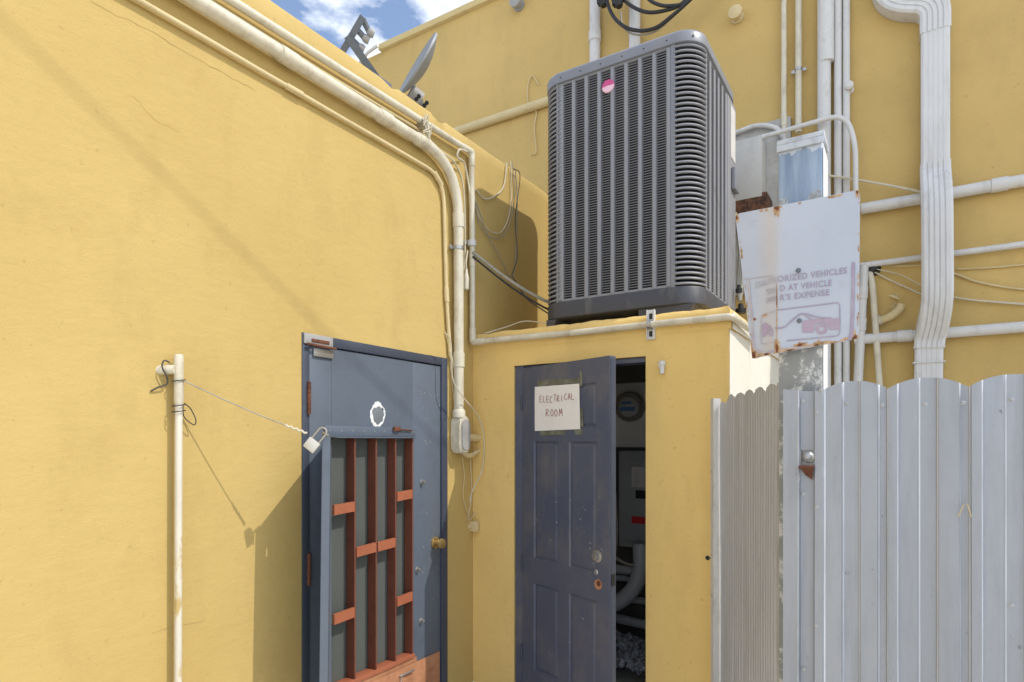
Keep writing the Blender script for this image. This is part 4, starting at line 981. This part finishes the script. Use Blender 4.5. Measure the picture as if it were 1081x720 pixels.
# latch hole
hx = (x843+x859)/2; hz = py(850, 484, YF).z
obj('latch', MB().sphere((hx, YF+.045, hz+.004), .022).box(hx-.03, hx+.03, YF+.055, YF+.06, hz-.05, hz+.05), 'screw', fn)
obj('rusty_lip', MB().prism([(x843-.002, YF+.020, hz-.028), (x859+.002, YF+.016, hz-.028), (x859+.002, YF-.020, hz-.036), (x843-.002, YF-.016, hz-.034)], (0, 0, .004)).prism([(x843+.004, YF-.012, hz-.034), (x859, YF-.016, hz-.036), (x859-.006, YF+.012, hz-.075), (hx-.004, YF+.010, hz-.06)], (0, .004, 0)), 'rust', fn)
# straw bits caught on the sheet
m = MB(); p = py(1012, 545, YF-.012)
m.tube([p, p+Vector((.012, 0, .035)), p+Vector((.022, 0, .04)), p+Vector((.032, 0, .0))], .0018, 5)
solo('straw_stalk', m, 'pvc_yellow', 'bent yellow straw stuck to the metal fence', 'straw')
# side panel
A_ = Vector((-.728, 3.045, 0)); B_ = Vector((-.372, 2.50, 0)); dd = B_-A_; LL = dd.length; dd.normalize(); nn2 = Vector((dd.y, -dd.x, 0)); 
if nn2.dot(-A_) < 0: nn2 = -nn2
sf = thing('side_fence', (A_+B_)/2, 'narrow dull grey ribbed metal fence panel beside the yellow wall', 'fence')
vs = []; fs = []; n = 300; np_ = 14
rows_ = [0, .9, 1.5, 1.70, 1.752]
for i in range(n+1):
    s = LL*i/n; ph = (s/LL*26) % 1; tri = .5-.5*math.cos(2*math.pi*ph); big = abs(math.sin(math.pi*(s/LL*6.2+.25)))**.6
    for j, z in enumerate(rows_):
        zt2 = z if j < 4 else 1.736+.020*big+.010*noise.noise(Vector((s*19, 1, 0)))+.016*s/LL-.035*max(0, .14-s)/.14
        p = A_+dd*s+nn2*(.0022*tri+.005*big*.5+.007*noise.noise(Vector((s*4, z, 0)))); vs.append(Vector((p.x, p.y, zt2)))
for i in range(n):
    for j in range(4): fs.append([i*5+j, (i+1)*5+j, (i+1)*5+j+1, i*5+j+1])
obj('ribbed_sheet', MB().add(vs, fs), 'fence_side', sf, ang=30)
def plate(p, w_, z1, d=.03):
    m = MB(); q = [p, p+dd*w_, p+dd*w_+nn2*d, p+nn2*d]; return m.prism(q, (0, 0, z1))
obj('edge_trim', plate(A_-dd*.042, .04, 1.752, .035), 'pvc_cool', sf)
obj('end_rail', plate(B_+dd*.001, .014, 1.765, .022), 'board', sf)
for z in (1.40, 1.0, .8):
    p = A_-dd*.02+nn2*.036; obj('screw', MB().lathe(Vector((p.x, p.y, z)), nn2, [(0, .008), (.004, .006)], 8), 'screw', sf)
# post
pa = py(822, 300, 2.475); pb = py(868, 300, 2.475); zpt = py(845, 150, 2.475).z
post = thing('sign_post', ((pa.x+pb.x)/2, 2.545, 0), 'square post with peeling blue paint and a pale cap behind the sign', 'post')
obj('shaft', MB().box(pa.x, pb.x, 2.475, 2.62, 0, zpt, .004), 'post', post)
zc0 = py(845, 153, 2.46).z
obj('cap', MB().box(pa.x-.006, pb.x+.008, 2.462, 2.63, zpt+.001, zpt+.020, .004).box(pa.x-.005, pb.x+.007, 2.463, 2.4735, zc0-.005, zpt+.001, .001), 'post_pale', post)
obj('side_board', MB().box(pb.x+.001, pb.x+.005, 2.482, 2.615, 0, zpt-.03, .003), 'white_patch', post)

# sign
YS = 2.445
TLb, BLb = py(776, 226, YS+.035), py(794, 379, YS+.02); TR_, BR_ = py(908, 200, YS), py(906.5, 357.5, YS)
CT, CB = py(820.5, 217.5, YS+.004), py(820.5, 373, YS-.002)      # fold
FS = .337
def sgn(s, t, o=0.0):
    """s across (0 left, FS fold, 1 right), t down"""
    if s < FS: k = s/FS; a = TLb.lerp(CT, k); b = BLb.lerp(CB, k)
    else: k = (s-FS)/(1-FS); a = CT.lerp(TR_, k); b = CB.lerp(BR_, k)
    return a.lerp(b, t)+Vector((0, -o+.004*math.sin(t*3.0)*(1-s), 0))
def proj(p):
    d = p-CAM; w_ = d.dot(FW); return U0+F*d.dot(RT)/w_, HV-F*d.z/w_
def st(u, v):
    s, t = .5, .7
    for _ in range(12):
        a, b = proj(sgn(s, t)); a1, b1 = proj(sgn(s+.004, t)); a2, b2 = proj(sgn(s, t+.004))
        j = ((a1-a)/.004, (a2-a)/.004, (b1-b)/.004, (b2-b)/.004); dt = j[0]*j[3]-j[1]*j[2]; ru, rv = u-a, v-b
        s = min(.999, max(.001, s+(j[3]*ru-j[1]*rv)/dt)); t = min(.999, max(.001, t+(j[0]*rv-j[2]*ru)/dt))
    return s, t
def cq(x, y): return st(780+x/6.548, 270+y/6.548)
def sign_mat():
    m = MT('faded_sign_enamel')
    a = m.mix(m.ramp(m.noise(3, 5), .3, .7), (.51, .56, .66), (.44, .49, .59))
    a = m.mix(m.ramp(m.noise(14, 7, .7), .55, .75, 0, .4), a, (.36, .38, .42))
    x = m.axis(0); fx = CT.x-(TLb.x+TR_.x)/2
    stn = m.ramp(m.math('ABSOLUTE', m.math('ADD', x, -(fx-.028)), 0), .0, .055, 1, 0)
    a = m.mix(m.math('MULTIPLY', stn, m.ramp(m.noise(7, 6, .6, (1, 1, .25)), .3, .7, .3, .8)), a, (.58, .49, .39))
    m.color(a); m.rough(.45); m.bump(m.noise(6, 3), .004, .4); return m.m
M['sign'] = sign_mat()
M['sign_rust'] = painted('sign_rust_stain', (.24, .085, .03), (.10, .035, .018), .85, amt=.9, scale=60, dlo=.4, dhi=.6)
M['sign_stain'] = painted('sign_rust_bleed', (.58, .42, .26), (.40, .22, .10), .7, amt=.9, scale=40, dlo=.42, dhi=.58)
M['sign_ink'] = painted('faded_plum_print', (.355, .30, .41), (.42, .42, .49), .55, amt=.6, scale=30, dlo=.45, dhi=.66)
M['sign_ink_red'] = painted('faded_red_print', (.41, .32, .42), (.46, .44, .52), .55, amt=.6, scale=24, dlo=.45, dhi=.68, off=2)
M['sign_ink_pale'] = painted('almost_gone_print', (.42, .37, .43), (.50, .49, .50), .55, amt=.9, scale=30, dlo=.4, dhi=.6)
sg = thing('towing_sign', ((TLb.x+TR_.x)/2, YS, BR_.z), 'bent faded towing sign with rusty edges mounted on the post', 'sign')
ns, nt_ = 60, 30; vs = []; fs = []; crn = .035
for o in (.0, -.0016):
    for i in range(ns+1):
        for j in range(nt_+1):
            s, t = i/ns, j/nt_
            for (cs_, ct_) in ((0, 0), (1, 0), (1, 1), (0, 1)):
                ds_, dt_ = abs(s-cs_), abs(t-ct_)
                if ds_ < crn and dt_ < crn*.8:
                    s = s+(.012 if cs_ == 0 else -.012)*(1-ds_/crn)*(1-dt_/(crn*.8)); t = t+(.010 if ct_ == 0 else -.010)*(1-ds_/crn)*(1-dt_/(crn*.8))
            if j == nt_: t += .008*noise.noise(Vector((s*14, 0, 3)))+.004*noise.noise(Vector((s*40, 0, 3)))
            vs.append(sgn(s, t, o))
K = (ns+1)*(nt_+1)
for i in range(ns):
    for j in range(nt_):
        q = [i*(nt_+1)+j, (i+1)*(nt_+1)+j, (i+1)*(nt_+1)+j+1, i*(nt_+1)+j+1]; fs.append(q); fs.append([K+x for x in q[::-1]])
bd = [i*(nt_+1) for i in range(ns+1)]+[ns*(nt_+1)+j for j in range(1, nt_+1)]+[i*(nt_+1)+nt_ for i in range(ns-1, -1, -1)]+[j for j in range(nt_-1, 0, -1)]
for a, b in zip(bd, bd[1:]+bd[:1]): fs.append([a, b, K+b, K+a])
obj('sheet', MB().add(vs, fs), 'sign', sg)
def blot(s0, t0, rs, rt, o, name, mat, seed=0, n=40):
    pts = []
    for k in range(n):
        a = 2*math.pi*k/n; q = 1+.6*noise.noise(Vector((math.cos(a)*1.7+seed, math.sin(a)*1.7, seed*2)))+.40*noise.noise(Vector((math.cos(a)*6, math.sin(a)*6, seed)))
        pts.append((min(.998, max(.002, s0+rs*q*math.cos(a))), min(.998, max(.002, t0+rt*q*math.sin(a)))))
    m = MB(); m.add([sgn(s0, t0, o)]+[sgn(s0+(s-s0)*.5, t0+(t-t0)*.5, o) for s, t in pts]+[sgn(s, t, o) for s, t in pts],
                    [[0, 1+k, 1+(k+1) % n] for k in range(n)]+[[1+k, 1+(k+1) % n, 1+n+(k+1) % n, 1+n+k] for k in range(n)])
    obj(name, m, mat, sg)
for i, (x, y, a, b, kind) in enumerate(((105, 690, .055, .032, 2), (262, 640, .026, .045, 2), (425, 615, .042, .013, 2), (540, 645, .026, .024, 2), (800, 620, .030, .040, 2), (190, 680, .05, .012, 2), (350, 672, .07, .010, 2), (650, 648, .08, .010, 1),
        (107, 440, .024, .010, 2), (180, 412, .022, .012, 1), (262, 300, .007, .085, 2), (262, 470, .005, .09, 1), (38, 350, .006, .02, 2), (830, 400, .006, .012, 2), (90, 630, .012, .03, 1))):
    s, t = cq(x, y)
    if kind == 2: blot(s, t, a*.62, b*.72, .0021, 'rust_spot', 'sign_rust', i*3.1)
    blot(s, t, a*1.2, b*1.3, .0012, 'rust_bleed', 'sign_stain', i*3.1+1)
for i, (u, v, a, b) in enumerate(((820, 220, .022, .024), (905, 203, .015, .014), (778, 230, .014, .016))):
    s, t = st(u, v); blot(s, t, a*.7, b*.8, .0021, 'rust_spot', 'sign_rust', 60+i); blot(s, t, a*1.2, b*2.2, .0012, 'rust_bleed', 'sign_stain', 70+i)
rv = random.Random(3)
for k in range(26):
    t = rv.random(); blot(.016 if rv.random() < .75 else .992, t, .003+.007*rv.random()**2, .006+.02*rv.random()**2, .0013, 'rust_bleed', 'sign_stain', 90+k, 16)
for k in range(16): blot(.08+.86*rv.random(), .988, .015+.03*rv.random(), .010+.008*rv.random(), .0014, 'rust_bleed', 'sign_stain', 140+k, 18)
for k in range(10): blot(.05+.9*rv.random(), .012, .010+.02*rv.random(), .008, .0014, 'rust_bleed', 'sign_stain', 170+k, 16)
def text_bm(body):
    cu = bpy.data.curves.new('t', 'FONT'); cu.body = body; cu.size = 1; cu.space_character = 1.10; cu.offset = .018; cu.resolution_u = 4
    to = bpy.data.objects.new('t', cu); COL.objects.link(to); bpy.context.view_layer.update()
    me = bpy.data.meshes.new_from_object(to); bpy.data.objects.remove(to)
    b = bmesh.new(); b.from_mesh(me); bpy.data.meshes.remove(me); bmesh.ops.triangulate(b, faces=b.faces[:]); return b
def put_text(body, a, b_, h, mat):        # a, b_: ends of the base line, h: cap height (crop pixels)
    b = text_bm(body); xs_ = [v.co.x for v in b.verts]; x0, x1 = min(xs_), max(xs_)
    for v in b.verts:
        k = (v.co.x-x0)/(x1-x0); y = v.co.y/.72
        v.co = sgn(*cq(a[0]+(b_[0]-a[0])*k, a[1]+(b_[1]-a[1])*k-h*y), .0026)
    obj('lettering', MB().bm(b), mat, sg)
put_text('UNAUTH', (113, 226), (258, 186), 42, 'sign_ink_pale'); put_text('ORIZED VEHICLES', (268, 183), (747, 121), 43, 'sign_ink')
put_text('TOWE', (186, 275), (262, 255), 42, 'sign_ink_pale'); put_text('D AT VEHICLE', (285, 246), (642, 206), 42, 'sign_ink')
put_text('OWNE', (188, 331), (262, 313), 42, 'sign_ink_pale'); put_text("R'S EXPENSE", (285, 311), (626, 272), 42, 'sign_ink')
def resamp(pts, step=14):
    o = []
    for a, b in zip(pts, pts[1:]):
        n = max(1, int(math.hypot(b[0]-a[0], b[1]-a[1])/step)); o += [(a[0]+(b[0]-a[0])*k/n, a[1]+(b[1]-a[1])*k/n) for k in range(n)]
    return o+[pts[-1]]
def ribbon(m, pts, w_, o=.0023):
    pts = [Vector((a, b, 0)) for a, b in resamp(pts)]; vs = []
    for i, p in enumerate(pts):
        t = (pts[min(i+1, len(pts)-1)]-pts[max(0, i-1)]).normalized()
        for k in (-1, 1): vs.append(sgn(*cq(p.x-t.y*k*w_/2, p.y+t.x*k*w_/2), o))
    m.add(vs, [[2*i, 2*i+1, 2*i+3, 2*i+2] for i in range(len(pts)-1)]); return m
obj('border', ribbon(MB(), [(792, 45), (790, 250), (785, 430), (778, 540), (765, 580), (735, 606), (700, 618)], 25), 'sign_ink', sg)
obj('border', ribbon(MB(), [(700, 620), (560, 630), (400, 636), (290, 640)], 11), 'sign_ink_pale', sg)
obj('border', ribbon(MB(), [(64, 165), (78, 300), (92, 420), (97, 560), (104, 630), (130, 660), (170, 668), (250, 655)], 17), 'sign_ink_pale', sg)
obj('border', ribbon(MB(), [(20, 165), (62, 160), (150, 148), (240, 138)], 5), 'sign_ink_pale', sg)
obj('pictogram_frame', ribbon(MB(), [(268, 376), (400, 359), (540, 342), (665, 326), (688, 328), (697, 342), (699, 440), (697, 532), (690, 548), (672, 556), (540, 568), (330, 588)], 8), 'sign_ink', sg)
obj('pictogram_frame', ribbon(MB(), [(250, 384), (180, 400), (160, 412), (155, 440), (153, 560), (155, 604), (175, 610), (250, 596)], 8), 'sign_ink_pale', sg)
obj('tow_line', ribbon(MB(), [(250, 500), (290, 500), (322, 490), (370, 446), (412, 410), (432, 402), (470, 402), (505, 416), (560, 428), (640, 432)], 11), 'sign_ink', sg)
obj('tow_line', ribbon(MB(), [(450, 404), (478, 425), (505, 442)], 9), 'sign_ink', sg)
def fan(m, pts, o=.0022):
    pts = resamp(pts+[pts[0]], 20)[:-1]; c = (sum(p[0] for p in pts)/len(pts), sum(p[1] for p in pts)/len(pts)); n = len(pts)
    m.add([sgn(*cq(*c), o)]+[sgn(*cq(*p), o) for p in pts], [[0, 1+k, 1+(k+1) % n] for k in range(n)]); return m
def strip(m, top, bot, o=.0022):
    vs = []
    for a, b in zip(top, bot): vs += [sgn(*cq(*a), o), sgn(*cq(*b), o)]
    m.add(vs, [[2*i, 2*i+1, 2*i+3, 2*i+2] for i in range(len(top)-1)]); return m
xs_ = [440, 470, 500, 518]+[518+108*k/14 for k in range(1, 15)]+[650, 697]
def topy(x): return 452-(x-440)*.20 if x < 500 else 440-(x-500)*.045
def boty(x):
    if x <= 518: return 530
    if x >= 626: return 511
    c = (x-572)/54; return 508-46*math.sqrt(max(0, 1-c*c))+(x-518)/108*2
obj('pictogram_car', strip(MB(), [(x, topy(x)) for x in xs_], [(x, boty(x)) for x in xs_]), 'sign_ink_red', sg)
def annulus(cx, cy, rx, ry, k0):
    m = MB(); n = 28; vs = []
    for k in range(n):
        a = 2*math.pi*k/n
        for q in (k0, 1): vs.append(sgn(*cq(cx+rx*q*math.cos(a), cy+ry*q*math.sin(a)), .0022))
    return m.add(vs, [[2*k, 2*k+1, (2*k+3) % (2*n), (2*k+2) % (2*n)] for k in range(n)])
obj('pictogram_wheel', annulus(572, 507, 41, 36, .45), 'sign_ink_red', sg)
obj('pictogram_truck', fan(MB(), [(164, 472), (186, 460), (206, 476), (228, 492), (205, 505), (198, 545), (166, 568)]), 'sign_ink_red', sg)
obj('pictogram_wheel', annulus(223, 530, 16, 30, .45), 'sign_ink_red', sg)
for x, y in ((412, 103), (418, 450)):
    p = sgn(*cq(x, y), .002); obj('bolt', MB().lathe(p, (0, -1, 0), [(0, .0085), (.003, .0085), (.006, .005)], 10), 'bracket', sg)

# ------------------------------------------------------------------ roof gear
c = px(440, 67, -2.52)
V = (c-CAM).normalized(); RR = V.cross(Vector((0, 0, 1))).normalized(); UU = RR.cross(V)
la = (RR*.55+UU*.835).normalized(); pn = (-RR*.835+UU*.55); ax = (pn*.99-V*.07).normalized()
dish = thing('satellite_dish', c+Vector((0, 0, -.3)), 'grey satellite dish seen edge on above the roof edge', 'satellite dish')
q2_ = ax.cross(la).normalized(); vs = []; fs = []; n = 40; rings = [0, .25, .5, .75, .93, 1.0]
for side_, dpt in ((0, 0), (1, .012)):
    for rr in rings:
        for k in range(n):
            a = 2*math.pi*k/n; h = .055*(rr*rr-1)
            vs.append(c+la*(.205*rr*math.cos(a))+q2_*(.195*rr*math.sin(a))+ax*(h-dpt))
    o0 = side_*len(rings)*n
    for i in range(len(rings)-1):
        for k in range(n): fs.append([o0+i*n+k, o0+i*n+(k+1) % n, o0+(i+1)*n+(k+1) % n, o0+(i+1)*n+k])
o0 = (len(rings)-1)*n; o1 = (2*len(rings)-1)*n
for k in range(n): fs.append([o0+k, o0+(k+1) % n, o1+(k+1) % n, o1+k])
obj('reflector', MB().add(vs, fs), 'dish', dish)
bq = c-la*.15-ax*.07
ft = px(447, 108, -2.50); ft.z = 3.47
obj('mount', MB().tube([bq+ax*.02, bq-ax*.06], .045, 12).tube([bq-ax*.04, bq-ax*.09+la*-.05, ft+Vector((0, 0, .1)), ft], [.03, .028, .03, .045], 10).box(ft.x-.05, ft.x+.05, ft.y-.05, ft.y+.05, 3.44, 3.475), 'bulb_grey', dish)
for k in range(4): obj('mount_bolt', MB().lathe(bq-ax*(.02+.03*k)+RR*(.02*(-1)**k)-V*.035, -V, [(0, .014), (.012, .012), (.014, .005)], 8), 'ac_dark', dish)
obj('feed_arm', MB().tube([c-la*.19, c-la*.20-RR*.10-UU*.0], .011, 8), 'bulb_grey', dish)
# triple feed bracket
c = px(381, 46, -2.42); V = (c-CAM).normalized(); RR = V.cross(Vector((0, 0, 1))).normalized(); UU = RR.cross(V); k_ = (c-CAM).dot(FW)/F
def sp2(u, v, o=0): return c+RR*((u-381)*k_)+UU*((46-v)*k_)+V*o
an = thing('feed_bracket', sp2(388, 70), 'dark steel bracket with three receiver heads on the roof edge', 'antenna bracket')
def bar(a, b, w_, d=.04):
    a = sp2(*a); b = sp2(*b); t = (b-a).normalized(); s = t.cross(V).normalized()*w_*k_/2; return MB().prism([a-s-V*d/2, a+s-V*d/2, b+s-V*d/2, b-s-V*d/2], V*d)
obj('cross_bar', bar((362, 56), (383, 22), 6.5), 'bracket', an)
obj('strut', bar((367, 41), (398, 76), 8, .05), 'bracket', an)
for (a, b, h) in (((383, 24), (389, 34), (393, 30)), ((377, 34), (384, 40), (386, 40)), ((371, 43), (379, 49), (381, 49))):
    A = sp2(*a); B = sp2(*b); Hh = sp2(*h); d_ = (B-A).normalized()
    x = MB().tube([A, A.lerp(B, .6), B], 3*k_, 8); o = obj('receiver_head', x, 'bracket', an)
    dd_ = (RR*.8-UU*.35).normalized(); obj('cap', MB().tube([B-dd_*2*k_, B, B+dd_*3*k_, B+dd_*6*k_], [2.2*k_, 3.6*k_, 4.4*k_, 3.8*k_], 12), 'bulb_grey', o)
obj('base_plate', MB().box(sp2(398, 76).x-.06, sp2(398, 76).x+.06, sp2(398, 76).y-.08, sp2(398, 76).y+.05, 3.475, 3.50), 'bracket', an)
# overhead service cable whose soft shadow crosses the wall (above the picture)
a = px(60, 77, XW); b = px(318, 325, XW); tt = 5.5
A = a+S*tt; B = b+S*tt; ex_ = (B-A)
m = MB().tube([A-ex_*3.2, A-ex_*1, A, B, B+ex_*1.0, B+ex_*2.0], .005, 8)
solo('overhead_cable', m, 'black', 'overhead service cable spanning high above the alley', 'cable')

scene.render.resolution_x = 1024; scene.render.resolution_y = 682
